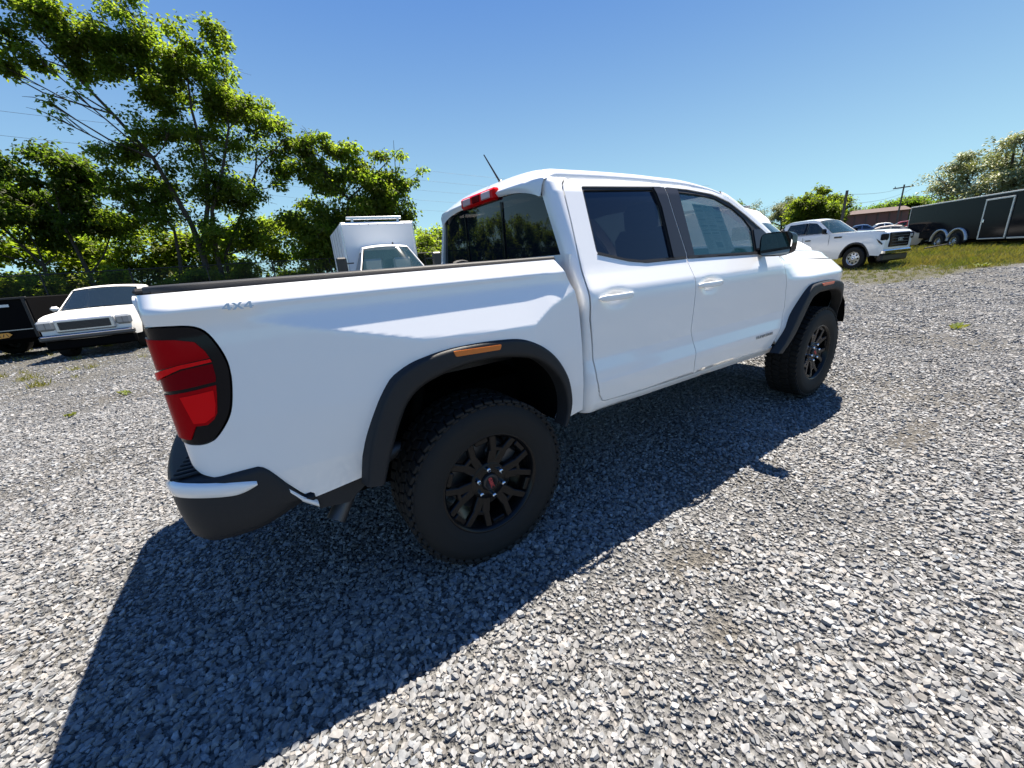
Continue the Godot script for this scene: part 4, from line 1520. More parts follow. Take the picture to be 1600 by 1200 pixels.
func build_trees() -> void:
	var a := [Vector3(-2.6, -0.1, -24.9), Vector3(-2.57, 2.96, -25.0), Vector3(-2.66, 4.55, -25.0), Vector3(-3.18, 6.35, -25.1), Vector3(-3.42, 7.5, -25.0), Vector3(-4.31, 9.27, -25.0), Vector3(-5.33, 10.9, -25.0), Vector3(-6.0, 11.9, -25.0)]
	var b := [Vector3(-2.85, -0.1, -25.1), Vector3(-2.55, 3.28, -25.0), Vector3(-1.83, 5.47, -25.0), Vector3(-1.41, 7.6, -25.1), Vector3(-1.3, 9.87, -25.0), Vector3(-1.14, 11.5, -25.0)]
	var c := [Vector3(-2.05, -0.1, -24.9), Vector3(-1.94, 3.25, -25.0), Vector3(-1.69, 5.16, -24.9), Vector3(-0.82, 7.0, -24.8), Vector3(-0.02, 9.15, -25.0), Vector3(0.33, 11.2, -25.0)]
	var d := [Vector3(-1.9, -0.1, -25.4), Vector3(-1.69, 2.93, -25.4), Vector3(-0.57, 4.9, -25.4), Vector3(0.51, 6.5, -25.3), Vector3(1.1, 8.45, -25.2)]
	var e := [Vector3(-4.3, -0.1, -25.4), Vector3(-3.58, 2.71, -25.4), Vector3(-3.56, 4.3, -25.4), Vector3(-4.05, 5.8, -25.4)]
	var bough := [Vector3(0.2, 6.2, -25.0), Vector3(0.84, 7.32, -24.8), Vector3(2.69, 8.83, -24.6), Vector3(4.14, 7.98, -24.5), Vector3(5.07, 7.4, -24.4)]
	var crown := [[-5.8, 12.6, -24.9, 0.9], [-4.5, 12.3, -24.5, 1.0], [-3.1, 12.9, -25.5, 1.2], [-2.0, 11.9, -25.0, 1.1], [-0.9, 12.1, -24.1, 0.9], [0.4, 12.7, -24.0, 0.9], [0.5, 12.1, -25.9, 1.1], [-1.1, 10.9, -25.7, 1.3]]
	crown.append_array([[0.2, 10.1, -26.1, 1.2], [-2.8, 10.3, -25.1, 1.2], [-4.2, 11.5, -26.1, 1.1], [-5.3, 11.2, -25.1, 0.8], [-2.5, 8.6, -24.6, 1.4], [-1.0, 8.0, -25.5, 1.3], [1.2, 10.0, -24.6, 1.0], [1.8, 9.6, -24.8, 1.0]])
	crown.append_array([[1.1, 8.3, -26.1, 1.4], [-6.2, 11.1, -24.9, 0.7], [-7.3, 10.8, -25.6, 0.6], [2.4, 8.6, -25.2, 0.9], [-2.3, 6.2, -25.5, 1.6], [-0.1, 5.7, -24.5, 1.5], [2.0, 6.8, -25.1, 1.1], [-4.0, 6.8, -25.8, 1.3]])
	crown.append_array([[0.7, 4.1, -24.9, 1.3], [-1.6, 4.1, -24.3, 1.2], [-3.7, 4.9, -25.5, 1.4], [-5.1, 5.3, -25.7, 1.1], [-4.8, 7.7, -25.3, 0.9], [-5.2, 9.6, -24.0, 0.5], [-6.2, 9.2, -23.9, 0.5], [-6.2, 8.8, -24.6, 0.5], [-7.6, 12.2, -25.5, 0.9], [-8.8, 11.6, -25.8, 0.8], [-6.6, 14.0, -25.5, 1.2], [-3.0, 14.4, -25.5, 1.1]])
	tree("leafy_tree", "tall spreading green tree with several dark stems behind the fence at left", "", [[a, 0.16, 0.03], [b, 0.15, 0.03], [c, 0.13, 0.03], [d, 0.10, 0.03], [e, 0.11, 0.04], [bough, 0.05, 0.015]], crown, "leaf", 10.0, 1.2, 0.14, 7, Color(1.2, 1.16, 0.95), "tree", 3.6)
	var dark := [[-8.4, 6.9, -26.0, 0.8], [-7.1, 7.4, -26.2, 0.9], [-6.4, 7.0, -27.3, 1.1], [-8.7, 5.9, -28.0, 1.0], [-7.2, 5.1, -26.6, 1.1], [-9.4, 5.2, -26.9, 0.8], [-6.2, 4.6, -27.3, 1.0], [-8.6, 4.2, -27.7, 0.9], [-10.8, 6.3, -27.0, 1.3], [-11.6, 4.5, -27.0, 1.4], [-12.8, 6.6, -27.5, 1.4]]
	tree("leafy_tree", "dark green tree low at the left edge, left of the tall spreading tree", "", [[[Vector3(-7.6, -0.1, -26.8), Vector3(-7.5, 2.4, -26.8), Vector3(-7.9, 4.8, -26.9), Vector3(-7.4, 7.0, -26.6)], 0.13, 0.03], [[Vector3(-9.4, -0.1, -27.2), Vector3(-9.2, 3.0, -27.2), Vector3(-10.6, 6.0, -27.2)], 0.12, 0.03]], dark, "leaf", 13.0, 1.25, 0.05, 5, Color(0.72, 0.78, 0.72))
	var small := [[3.7, 8.9, -24.1, 0.5], [3.2, 8.3, -24.1, 0.6], [4.4, 8.3, -23.9, 0.8], [3.2, 7.3, -23.9, 0.9], [5.5, 8.0, -24.3, 0.7], [4.8, 6.5, -24.4, 1.3], [6.6, 6.5, -24.1, 1.2], [5.7, 5.1, -24.5, 1.6], [3.5, 5.1, -24.5, 1.3], [7.6, 5.7, -24.0, 1.2], [8.2, 4.5, -24.7, 0.9], [2.8, 3.3, -24.4, 1.2], [2.3, 4.4, -24.4, 0.9], [6.8, 3.9, -24.3, 1.3], [4.1, 3.2, -24.2, 1.4], [5.4, 2.4, -24.2, 1.2], [7.2, 2.4, -24.2, 1.1]]
	var sprig := [[7.6, 8.0, -23.9, 0.22], [8.7, 8.2, -23.9, 0.26], [8.3, 7.2, -24.1, 0.36], [9.9, 7.4, -23.9, 0.16], [9.3, 6.8, -24.1, 0.16], [7.1, 8.1, -24.0, 0.22], [8.7, 4.2, -24.1, 0.5]]
	tree("leafy_tree", "bright green bushy tree with thin upright twigs behind the white box truck", "", [[[Vector3(4.1, -0.1, -24.0), Vector3(4.3, 3.2, -24.0), Vector3(5.17, 5.7, -24.0), Vector3(6.66, 6.8, -24.0), Vector3(8.6, 8.6, -24.0)], 0.12, 0.012], [[Vector3(7.0, -0.1, -24.1), Vector3(7.5, 4.0, -24.1), Vector3(8.2, 7.0, -24.0), Vector3(8.5, 9.0, -24.0)], 0.06, 0.010], [[Vector3(7.3, 3.5, -24.0), Vector3(7.5, 6.5, -24.0), Vector3(7.7, 8.5, -24.0)], 0.03, 0.010]], small + sprig, "leaf", 12.0, 1.25, 0.04, 5, Color(1.25, 1.2, 0.95), "tree", 5.0)
	# bushes along the foot of the fence
	var r := RandomNumberGenerator.new()
	r.seed = 88
	var spots := [-10.4, -8.5, -6.7, -4.9, -2.9, -0.9, 1.1, 3.0]
	var said := ["sunlit bush behind the fence at the left edge, above the black trailer", "sunlit bush behind the fence just left of the old pickup roof", "bush behind the fence right above the old pickup roof", "bush behind the fence left of the tall tree's leaning stem", "bush at the foot of the tall tree stems behind the fence", "bush behind the fence just right of the tall tree stems", "bush behind the fence midway between the tall tree and the box truck", "bush behind the fence beside the left side of the box truck"]
	for k in spots.size():
		var x: float = spots[k]
		var blobs := []
		for j in 5:
			blobs.append([x + r.randf_range(-0.9, 0.9), r.randf_range(0.5, 2.2), -24.7 + r.randf_range(-0.6, 0.6), r.randf_range(0.5, 0.85)])
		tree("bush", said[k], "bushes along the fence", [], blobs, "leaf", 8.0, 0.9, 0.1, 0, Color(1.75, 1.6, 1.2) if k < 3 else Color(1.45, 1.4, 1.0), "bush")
	tree("bush", "small bush with thin bare twigs right of the white box truck", "", [[[Vector3(9.8, -0.1, -24.4), Vector3(9.9, 2.2, -24.4), Vector3(9.8, 4.0, -24.3)], 0.03, 0.008], [[Vector3(10.5, -0.1, -24.4), Vector3(10.7, 2.6, -24.4), Vector3(10.9, 4.2, -24.4)], 0.02, 0.006]], [[9.6, 2.7, -24.5, 0.5], [10.0, 1.9, -24.4, 0.7], [9.1, 2.0, -24.4, 0.6], [10.8, 1.8, -24.5, 0.7], [9.8, 3.4, -24.3, 0.15]], "leaf", 12.0, 0.9, 0.0, 4, Color(1.05, 1.0, 0.85), "bush")
	# far thicket behind everything on the left
	var hedge := []
	for k in 120:
		hedge.append([-44.0 + k * 0.58 + r.randf_range(-0.4, 0.4), [1.2, 2.9, 4.3][k % 3] + r.randf_range(-0.5, 0.5) - (1.0 if k > 92 else 0.0), -31.0 + r.randf_range(-1.5, 1.5), r.randf_range(1.2, 1.8)])
	var wood := tree("thicket", "dense green thicket far behind the fence", "", [], hedge, "leaf", 10.0, 1.6, 0.0, 0, Color(1.5, 1.4, 1.0), "thicket", 1.5)
	wood.set_meta("kind", "stuff")
	# right hand side
	var grey := []
	for k in 26:
		var an := k * 2.4
		var rad := 0.85 * sqrt(float(k))
		grey.append([59.5 + sin(an * 1.7) * 2.0, 5.6 + cos(an) * rad * 0.72 - 0.05 * rad * rad * 0.3, -6.2 + sin(an) * rad * 1.15, r.randf_range(1.0, 1.7)])
	tree("leafy_tree", "wide grey green tree with pale leaves behind the black cargo trailer", "", [[[Vector3(59.5, 0, -6.5), Vector3(59.4, 2.5, -6.4), Vector3(59.8, 5.0, -6.2), Vector3(59.5, 8.2, -6.4)], 0.28, 0.06], [[Vector3(59.5, 2.0, -6.5), Vector3(59.4, 4.6, -8.2), Vector3(59.0, 6.8, -9.6)], 0.14, 0.04]], grey, "grey_leaf", 8.0, 1.9, 0.22, 8, Color(1.35, 1.35, 1.3))
	var mid := []
	for k in 12:
		mid.append([62.0 + r.randf_range(-2, 2), 3.0 + r.randf_range(0.0, 3.4), -22.2 + r.randf_range(-2.4, 2.2), r.randf_range(1.1, 1.7)])
	mid.append([62.7, 7.2, -22.4, 0.9])
	tree("leafy_tree", "bright yellow green tree behind the roof of the second white pickup", "", [[[Vector3(62, 0, -22.3), Vector3(62, 6, -22.3)], 0.2, 0.05]], mid, "leaf", 12.0, 1.7, 0.06, 4, Color(1.15, 1.08, 0.8))
	var pale := []
	for k in 12:
		pale.append([81.0 + r.randf_range(-3, 3), 4.0 + r.randf_range(0.0, 4.2), -34.5 + r.randf_range(-4.2, 4.4), r.randf_range(1.3, 2.1)])
	tree("leafy_tree", "pale grey green tree behind the high roofed white van", "", [[[Vector3(81, 0, -34.5), Vector3(81, 4, -34.5), Vector3(81, 7.6, -34.3)], 0.3, 0.06], [[Vector3(81, 3, -34.5), Vector3(81, 7, -31.8)], 0.15, 0.05]], pale, "grey_leaf", 10.0, 2.0, 0.25, 7, Color(0.95, 1.0, 0.85))
	var lone := []
	for k in 7:
		lone.append([80.0 + r.randf_range(-1, 1), 6.2 + r.randf_range(0.0, 2.6), -43.5 + r.randf_range(-2.2, 2.2), r.randf_range(1.0, 1.6)])
	tree("leafy_tree", "small round tree top left of the pale tree, just above the hood line", "", [[[Vector3(80, 0, -43.5), Vector3(80, 7, -43.5)], 0.2, 0.08]], lone, "leaf", 9.0, 2.0, 0.1, 3, Color(0.8, 0.85, 0.75))
	var round_ := []
	for k in 10:
		round_.append([100.0 + r.randf_range(-2, 2), 2.5 + r.randf_range(0.0, 4.0), -24.5 + r.randf_range(-4.4, 3.2), r.randf_range(1.5, 2.4)])
	tree("leafy_tree", "round green tree beside the far utility pole with the crossarm", "", [[[Vector3(100, 0, -24.5), Vector3(100, 5, -24.5)], 0.25, 0.08]], round_, "leaf", 10.0, 2.2, 0.05, 3, Color(0.9, 1.0, 0.85))
	var far := []
	for k in 44:
		far.append([118.0 + r.randf_range(-4, 4), 1.5 + r.randf_range(0.0, 5.0), -78.0 + k * 2.3 + r.randf_range(-1, 1), r.randf_range(2.0, 3.2)])
	var wood2 := tree("thicket", "low green belt of trees along the horizon at right", "", [], far, "leaf", 10.0, 3.0, 0.0, 0, Color(0.95, 1.0, 0.85), "thicket")
	wood2.set_meta("kind", "stuff")
	for k in 2:
		var blobs := []
		for j in 5:
			blobs.append([[46.0, 66.0][k] + r.randf_range(-0.8, 0.8), r.randf_range(0.6, 1.9), [-16.2, -13.0][k] + r.randf_range(-1.4, 1.4), r.randf_range(0.6, 1.0)])
		tree("bush", ["yellow green bush behind the second white pickup cab", "yellowish shrub left of the black cargo trailer among the far cars"][k], "", [], blobs, "leaf", 10.0, 1.5, 0.0, 0, Color(1.2, 1.1, 0.8), "bush")

func build_far_buildings() -> void:
	var b := Bag.new()
	# long low building of weathered red brown boards, far behind the parked cars
	var t := thing("long_building", "low weathered red brown building far behind the second white pickup", "building", Transform3D(Basis(Vector3.UP, deg_to_rad(-58.0)), Vector3(80.5, 0.0, -22.6)))
	b.box(Vector3(0, 2.2, 0), Vector3(8.2, 4.4, 5.0))
	var wall := put("wall", b, "brick", t)
	b = Bag.new()
	b.prism(PackedVector2Array([Vector2(-2.9, 4.35), Vector2(2.9, 4.35), Vector2(0.0, 5.0)]), func(q: Vector2) -> Vector3: return Vector3(-4.3, q.y, q.x), Vector3(8.6, 0, 0))
	put("roof", b, "old_roof", t)
	for k in 6:
		b = Bag.new()
		b.box(Vector3(-3.3 + k * 1.32, 2.9, 2.52), Vector3(0.10, 2.6, 0.08))
		put("buttress", b, "pole_wood", wall)
	var t2 := thing("tan_building", "pale tan warehouse far away between the bush and the rear window", "building", Transform3D(Basis(Vector3.UP, deg_to_rad(22.0)), Vector3(31.5, 0.0, -68.0)))
	b = Bag.new()
	b.box(Vector3(0, 2.6, 0), Vector3(14.0, 5.2, 8.0))
	put("wall", b, "tan_wall", t2)
	b = Bag.new()
	b.prism(PackedVector2Array([Vector2(-4.3, 5.2), Vector2(4.3, 5.2), Vector2(0.0, 6.5)]), func(q: Vector2) -> Vector3: return Vector3(-7.3, q.y, q.x), Vector3(14.6, 0, 0))
	put("roof", b, "box_white", t2)
	for k in 4:
		b = Bag.new()
		b.box(Vector3(-5.0 + k * 3.3, 2.2, 4.01), Vector3(1.6, 1.4, 0.06))
		put("window", b, "car_glass", t2)

func build_poles() -> void:
	var specs := [[Vector3(38.5, 0.3, -11.2), 4.35, 0.10, "short thick wooden utility pole behind the second white pickup", false], [Vector3(78.4, 0.3, -18.4), 7.3, 0.10, "far utility pole with a crossarm left of the black cargo trailer", true]]
	for s in specs:
		var t := thing("utility_pole", s[3], "utility pole")
		var b := Bag.new()
		b.tube([s[0], s[0] + Vector3(0.05, s[1] * 0.5, 0), s[0] + Vector3(0.1, s[1], 0.03)], [s[2] * 1.15, s[2], s[2] * 0.9], 10)
		put("post", b, "pole_wood", t)
		if s[4]:
			b = Bag.new()
			b.box(s[0] + Vector3(0.1, s[1] - 0.35, 0), Vector3(0.12, 0.14, 2.2), 0.01)
			put("crossarm", b, "pole_wood", t)
			for k in 3:
				b = Bag.new()
				b.lathe(PackedVector2Array([Vector2(0, 0.2), Vector2(0.05, 0.16), Vector2(0.05, 0.0)]), s[0] + Vector3(0.1, s[1] - 0.28, -0.9 + 0.9 * k), Vector3.UP, 8)
				put("insulator", b, "dark_steel", t)
	var runs := [[Vector3(38.6, 4.4, -11.2), Vector3(78.4, 7.2, -18.4), 0.25, 0.012, "thin overhead wire between the two utility poles, upper of two"], [Vector3(38.6, 3.75, -11.2), Vector3(78.4, 6.9, -17.5), 0.45, 0.012, "thin overhead wire between the two utility poles, lower of two"]]
	for k in 5:
		runs.append([Vector3(-10.0, 25.5 - k * 1.9, -82.0), Vector3(70.0, 8.6 - k * 1.0 + 3.0, -42.0), 2.6, 0.012, ["topmost", "second highest", "middle", "second lowest", "lowest"][k] + " of the five faint power lines across the sky behind the cab"])
	for k in 2:
		runs.append([Vector3(-60.0, 35.0 - 3.4 * k, -108.0), Vector3(6.0, 24.0 - 3.2 * k, -80.0), 1.0, 0.022, ["upper faint power line across the gap of sky at the left edge", "lower faint power line across the gap of sky at the left edge"][k]])
	for s in runs:
		var pts := []
		var rad := []
		for k in 17:
			var q := k / 16.0
			pts.append((s[0] as Vector3).lerp(s[1], q) - Vector3(0, s[2] * 4.0 * q * (1.0 - q), 0))
			rad.append(s[3])
		var b := Bag.new()
		b.tube(pts, rad, 5)
		tag(put(numbered("power_line"), b, "wire"), s[4], "power line", "power lines")

# =====================================================================  loose stone and growth
func stone_shape(r: RandomNumberGenerator) -> Bag:
	var b := Bag.new()
	var n := r.randi_range(5, 7)
	var th := r.randf_range(0.11, 0.25)
	var lower := []
	var upper := []
	var slope := Vector2(r.randfn(), r.randfn()) * 0.09
	var stretch := r.randf_range(0.5, 0.85)
	for k in n:
		var a := TAU * (k + r.randf_range(-0.33, 0.33)) / n
		var rad := r.randf_range(0.38, 0.56)
		var p := Vector2(cos(a) * rad, sin(a) * rad * stretch)
		lower.append(Vector3(p.x, -0.10, p.y))
		var q := p * r.randf_range(0.66, 0.98)
		upper.append(Vector3(q.x, th + slope.dot(q) * 2.0 + r.randfn() * 0.015, q.y))
	var c := Vector3.ZERO
	for p in upper:
		c += p
	c = c / n + Vector3(r.randfn() * 0.06, r.randf_range(0.0, 0.05), r.randfn() * 0.06)
	for k in n:
		var j := (k + 1) % n
		b.flat(c, upper[k], upper[j], Vector3.UP)
		b.quad(lower[k], lower[j], upper[j], upper[k], Vector3(lower[k].x + lower[j].x, 0, lower[k].z + lower[j].z))
	return b

func build_gravel() -> void:
	var r := RandomNumberGenerator.new()
	r.seed = 700
	var kinds := 9
	var where := []
	var tint := []
	var meshes := []
	for k in kinds:
		where.append([])
		tint.append([])
		meshes.append(stone_shape(r).mesh(M["stone"]))
	var eye := Vector2(-0.73, 2.32)
	# rings: inner, outer, stones per square metre, mean size
	for ring in [[0.35, 2.2, 4600.0, 0.0228], [2.2, 4.0, 4200.0, 0.0225], [4.0, 7.0, 2500.0, 0.0255], [7.0, 12.0, 1050.0, 0.031], [12.0, 20.0, 220.0, 0.042]]:
		var half := deg_to_rad(78.0)
		var area: float = half * (ring[1] * ring[1] - ring[0] * ring[0])
		for k in int(area * ring[2]):
			var d := sqrt(r.randf_range(ring[0] * ring[0], ring[1] * ring[1]))
			var a := r.randf_range(-half, half)
			# looking towards +x, -z
			var dir := Vector2(0.52, -0.854).rotated(a)
			var p := eye + dir * d
			if p.y < -21.0 or grass_share(p.x, p.y) > r.randf():
				continue
			var patch := lump.get_noise_2d(p.x * 1.1 + 40.0, p.y * 1.1)
			# packed, finer places show fewer big chips
			if patch < -0.20 and r.randf() < 0.4:
				continue
			if p.y < -6.5 and r.randf() < 0.5:
				continue
			if worn(p.x, p.y) > r.randf() * 1.15:
				continue
			var s: float = ring[3] * clampf(exp(r.randfn() * 0.33), 0.45, 1.9) * (1.0 + 0.25 * patch)
			var basis := Basis.from_euler(Vector3(r.randfn() * 0.19, r.randf() * TAU, r.randfn() * 0.19)).scaled(Vector3(s, s * r.randf_range(0.7, 1.2), s))
			var v := r.randi() % kinds
			where[v].append(Transform3D(basis, Vector3(p.x, ground(p.x, p.y) + bumps(p.x, p.y) + r.randf_range(-0.001, 0.006), p.y)))
			var g := 1.0 + r.randfn() * 0.15
			if r.randf() < 0.08:
				g = r.randf_range(1.35, 1.75)
			elif r.randf() < 0.1:
				g = r.randf_range(0.45, 0.65)
			var warm := r.randfn() * 0.03
			tint[v].append(Color(g * (1.0 + warm), g, g * (1.0 - warm)))
	for v in kinds:
		var o := scatter(numbered("gravel_stones"), meshes[v], where[v], tint[v], self)

func build_grass() -> void:
	var r := RandomNumberGenerator.new()
	r.seed = 55
	var shapes := []
	for k in 3:
		var b := Bag.new()
		for j in 22:
			var a := r.randf() * TAU
			var root := Vector3(r.randfn() * 0.10, -0.02, r.randfn() * 0.10)
			var h := r.randf_range(0.08, 0.26)
			var lean := Vector3(cos(a), 0, sin(a)) * h * r.randf_range(0.15, 0.7)
			var side := Vector3(-sin(a), 0, cos(a)) * r.randf_range(0.006, 0.012)
			b.tint = Color(1, 1, 1) * r.randf_range(0.7, 1.25)
			b.tint.a = 1.0
			b.flat(root - side, root + side, root + lean * 0.5 + Vector3(0, h * 0.65, 0) + side * 0.7, Vector3.UP)
			b.flat(root - side, root + lean * 0.5 + Vector3(0, h * 0.65, 0) + side * 0.7, root + lean + Vector3(0, h, 0), Vector3.UP)
		shapes.append(b.mesh(M["grass_blade"]))
	var where := [[], [], []]
	var tint := [[], [], []]
	for k in 30000:
		var x := r.randf_range(12.0, 46.0)
		var z := r.randf_range(-16.0, 3.5)
		if r.randf() > grass_share(x, z) * (0.35 + 0.65 * smoothstep(17.0, 23.0, x)) or (x > 30.0 and r.randf() < 0.4):
			continue
		var v := r.randi() % 3
		var dry := clampf(0.5 + 0.9 * lump.get_noise_2d(x * 0.9, z * 0.9) + 0.12 * r.randfn(), 0.0, 1.0)
		where[v].append(Transform3D(Basis(Vector3.UP, r.randf() * TAU).scaled(Vector3.ONE * r.randf_range(0.5, 1.1) * (0.35 + 0.65 * smoothstep(18.0, 24.0, x)) * (1.0 + 0.01 * x)), Vector3(x, ground(x, z) + bumps(x, z), z)))
		tint[v].append(Color(0.95, 1.08, 0.65).lerp(Color(1.55, 1.25, 1.6), clampf(dry, 0.0, 1.0)))
	# thin growth at the foot of the parked cars on the left and along the fence
	for k in 9000:
		var x := r.randf_range(-14.0, 6.0)
		var z := r.randf_range(-23.0, -7.2)
		if lump.get_noise_2d(x * 0.9 + 9.0, z * 1.9) < (0.30 if z > -17.0 else -0.05):
			continue
		var v := r.randi() % 3
		where[v].append(Transform3D(Basis(Vector3.UP, r.randf() * TAU).scaled(Vector3.ONE * r.randf_range(0.25, 0.6) * (1.0 if z > -17.0 else 1.8)), Vector3(x, ground(x, z) + bumps(x, z), z)))
		tint[v].append(Color(1.25, 1.15, 0.8))
	for v in 3:
		scatter(numbered("grass"), shapes[v], where[v], tint[v], self)

func build_weeds() -> void:
	# single green sprouts in the gravel
	var r := RandomNumberGenerator.new()
	r.seed = 9
	var spots := [[Vector2(7.45, 1.05), 0.13, "small green weed in the gravel right of the front wheel", ""], [Vector2(-2.55, -5.1), 0.10, "small green weed in the gravel left of the tail lamp", ""], [Vector2(-2.9, -4.3), 0.07, "tiny weed in the gravel below the old pickup, left of the bumper", ""], [Vector2(-6.1, -11.3), 0.12, "bright weed beside the dark trailer, at the left edge", ""], [Vector2(19.3, -0.6), 0.2, "dark leafy weed at the edge of the grass below the cargo trailer", ""]]
	for s in spots:
		var b := Bag.new()
		for j in 16:
			var a := r.randf() * TAU
			var h: float = s[1] * r.randf_range(0.4, 1.0)
			var root: Vector3 = Vector3(r.randfn(), 0, r.randfn()) * s[1] * 0.35
			var dir := Vector3(cos(a), 0, sin(a))
			var tip: Vector3 = root + dir * h * 0.8 + Vector3(0, h * 0.7, 0)
			var side := dir.cross(Vector3.UP) * h * 0.22
			b.tint = Color(0.9, 1.1, 0.6) * r.randf_range(0.7, 1.2)
			b.tint.a = 1.0
			b.flat(root, root.lerp(tip, 0.5) + side + Vector3(0, 0.02, 0), tip, Vector3.UP)
			b.flat(root, tip, root.lerp(tip, 0.5) - side + Vector3(0, 0.02, 0), Vector3.UP)
		var o := put(numbered("weed"), b, "grass_blade")
		o.position = Vector3(s[0].x, ground(s[0].x, s[0].y) + bumps(s[0].x, s[0].y) + 0.01, s[0].y)
		tag(o, s[2], "weed")

# =====================================================================  the other vehicles
func arc(cx: float, cy: float, r: float, a0: float, a1: float, n := 10) -> PackedVector2Array:
	var out := PackedVector2Array()
	for k in n + 1:
		var a := deg_to_rad(lerpf(a0, a1, float(k) / n))
		out.append(Vector2(cx + cos(a) * r, cy + sin(a) * r))
	return out

func cap(b: Bag, line: PackedVector2Array, w: Callable, crown: float, n := 12) -> void:
	var l := resample(line, 0.08, false)
	var rows := []
	for k in l.size():
		var d := (l[mini(k + 1, l.size() - 1)] - l[maxi(k - 1, 0)]).normalized()
		var o := Vector2(-d.y, d.x)
		var z: float = w.call(l[k].x, l[k].y)
		var row := []
		for q in n + 1:
			var s := 1.0 - 2.0 * q / n
			var g := crown * (1.0 - s * s)
			row.append(Vector3(l[k].x + o.x * g, l[k].y + o.y * g, z * s))
		rows.append(row)
	b.sheet(rows, true)
	var mid := b.v.size() - (n + 1) * (l.size() / 2 + 1) + n / 2
	var dd := (l[mini(l.size() / 2 + 1, l.size() - 1)] - l[l.size() / 2 - 1]).normalized()
	if b.n[mid].dot(Vector3(-dd.y, dd.x, 0)) < 0.0:
		var start := b.v.size() - (n + 1) * l.size()
		for k in range(start, b.n.size()):
			b.n[k] = -b.n[k]
		for k in range(b.i.size() - 6 * n * (l.size() - 1), b.i.size(), 3):
			var h := b.i[k + 1]
			b.i[k + 1] = b.i[k + 2]
			b.i[k + 2] = h

# d: hw, belt, tumble, nose (x where the nose starts to narrow), lower, decks, green, wins, roof, screen, back, paint, glass
func shell(t: Node3D, d: Dictionary) -> void:
	var hw: float = d.hw
	var w := func(x: float, y: float) -> float:
		var z: float = hw - 0.05 * pow((y - 0.72) / 0.45, 2) if y < d.belt else hw - 0.05 * pow((d.belt - 0.72) / 0.45, 2) - d.tumble * (y - d.belt)
		z -= 0.35 * pow(maxf(0.0, x - d.nose), 2)
		if d.has("tail"):
			z -= 0.3 * pow(maxf(0.0, d.tail - x), 2)
		return z
	var f := func(q: Vector2) -> Vector3: return Vector3(q.x, q.y, w.call(q.x, q.y))
	var b := Bag.new()
	panel([b, b], d.lower, [], f, 0.075, 0.04)
	for deck in d.decks:
		cap(b, deck, w, 0.03)
	var body := put("body", b, d.paint, t)
	b = Bag.new()
	panel([b, b], d.green, d.wins, f, 0.06, 0.02)
	cap(b, d.roof, w, 0.05)
	var cab := put("cab", b, d.paint, t)
	for wn in d.wins:
		for s in 2:
			b = Bag.new()
			var other := Bag.new()
			panel([b, other], wn, [], f, 0.12, 0.0, 1.0, -0.012)
			put("window", b if s == 0 else other, d.glass, cab)
	b = Bag.new()
	cap(b, d.screen, func(x: float, y: float) -> float: return w.call(x, y) - 0.05, 0.06)
	put("windscreen", b, d.get("screen_glass", d.glass), cab)
	b = Bag.new()
	cap(b, d.back, func(x: float, y: float) -> float: return w.call(x, y) - 0.04, 0.03)
	put("rear_window", b, d.glass, cab)
	b = Bag.new()
	var lo := 9.0
	var hi := -9.0
	for q in d.lower:
		lo = minf(lo, q.x)
		hi = maxf(hi, q.x)
	b.box(Vector3((lo + hi) / 2.0, d.clear + 0.15, 0), Vector3((hi - lo) * 0.86, 0.26, hw * 1.2), 0.03)
	b.box(Vector3((lo + hi) / 2.0, d.clear + 0.34, 0), Vector3((hi - lo) * 0.7, 0.3, hw * 1.15), 0.03)
	put("chassis", b, "underbody", t)
	for x in d.axles:
		for s in [1.0, -1.0]:
			var wh := plain_wheel(t, d.wr, d.get("rim", "silver"))
			wh.transform = Transform3D(Basis(Vector3.UP, 0.0 if s > 0 else PI), Vector3(x, d.wr - 0.01, (hw - 0.11) * s))

func plain_wheel(t: Node, r: float, rim: String) -> MeshInstance3D:
	var b := Bag.new()
	var w := 0.11
	b.lathe(PackedVector2Array([Vector2(r * 0.6, -w), Vector2(r * 0.8, -w * 1.12), Vector2(r * 0.95, -w), Vector2(r, -w * 0.8), Vector2(r, w * 0.8), Vector2(r * 0.95, w), Vector2(r * 0.8, w * 1.12), Vector2(r * 0.6, w)]), Vector3.ZERO, Vector3(0, 0, 1), 32)
	var o := put("wheel", b, "tyre_rubber", t)
	b = Bag.new()
	b.lathe(PackedVector2Array([Vector2(r * 0.6, w * 0.95), Vector2(r * 0.56, w), Vector2(r * 0.53, w * 0.6), Vector2(r * 0.48, w * 0.5), Vector2(r * 0.42, w * 0.72), Vector2(r * 0.22, w * 0.75), Vector2(r * 0.19, w * 0.95), Vector2(r * 0.10, w * 1.0), Vector2(0.0, w)]), Vector3.ZERO, Vector3(0, 0, 1), 28)
	var ri := put("rim", b, rim, o)
	for k in 8:
		b = Bag.new()
		var a := TAU * k / 8.0
		b.lathe(PackedVector2Array([Vector2(0.0, w * 0.78), Vector2(r * 0.075, w * 0.78), Vector2(r * 0.08, w * 0.6)]), Vector3(cos(a) * r * 0.40, sin(a) * r * 0.40, 0.004), Vector3(0, 0, 1), 8)
		put("vent", b, "gap_dark", ri)
	return o

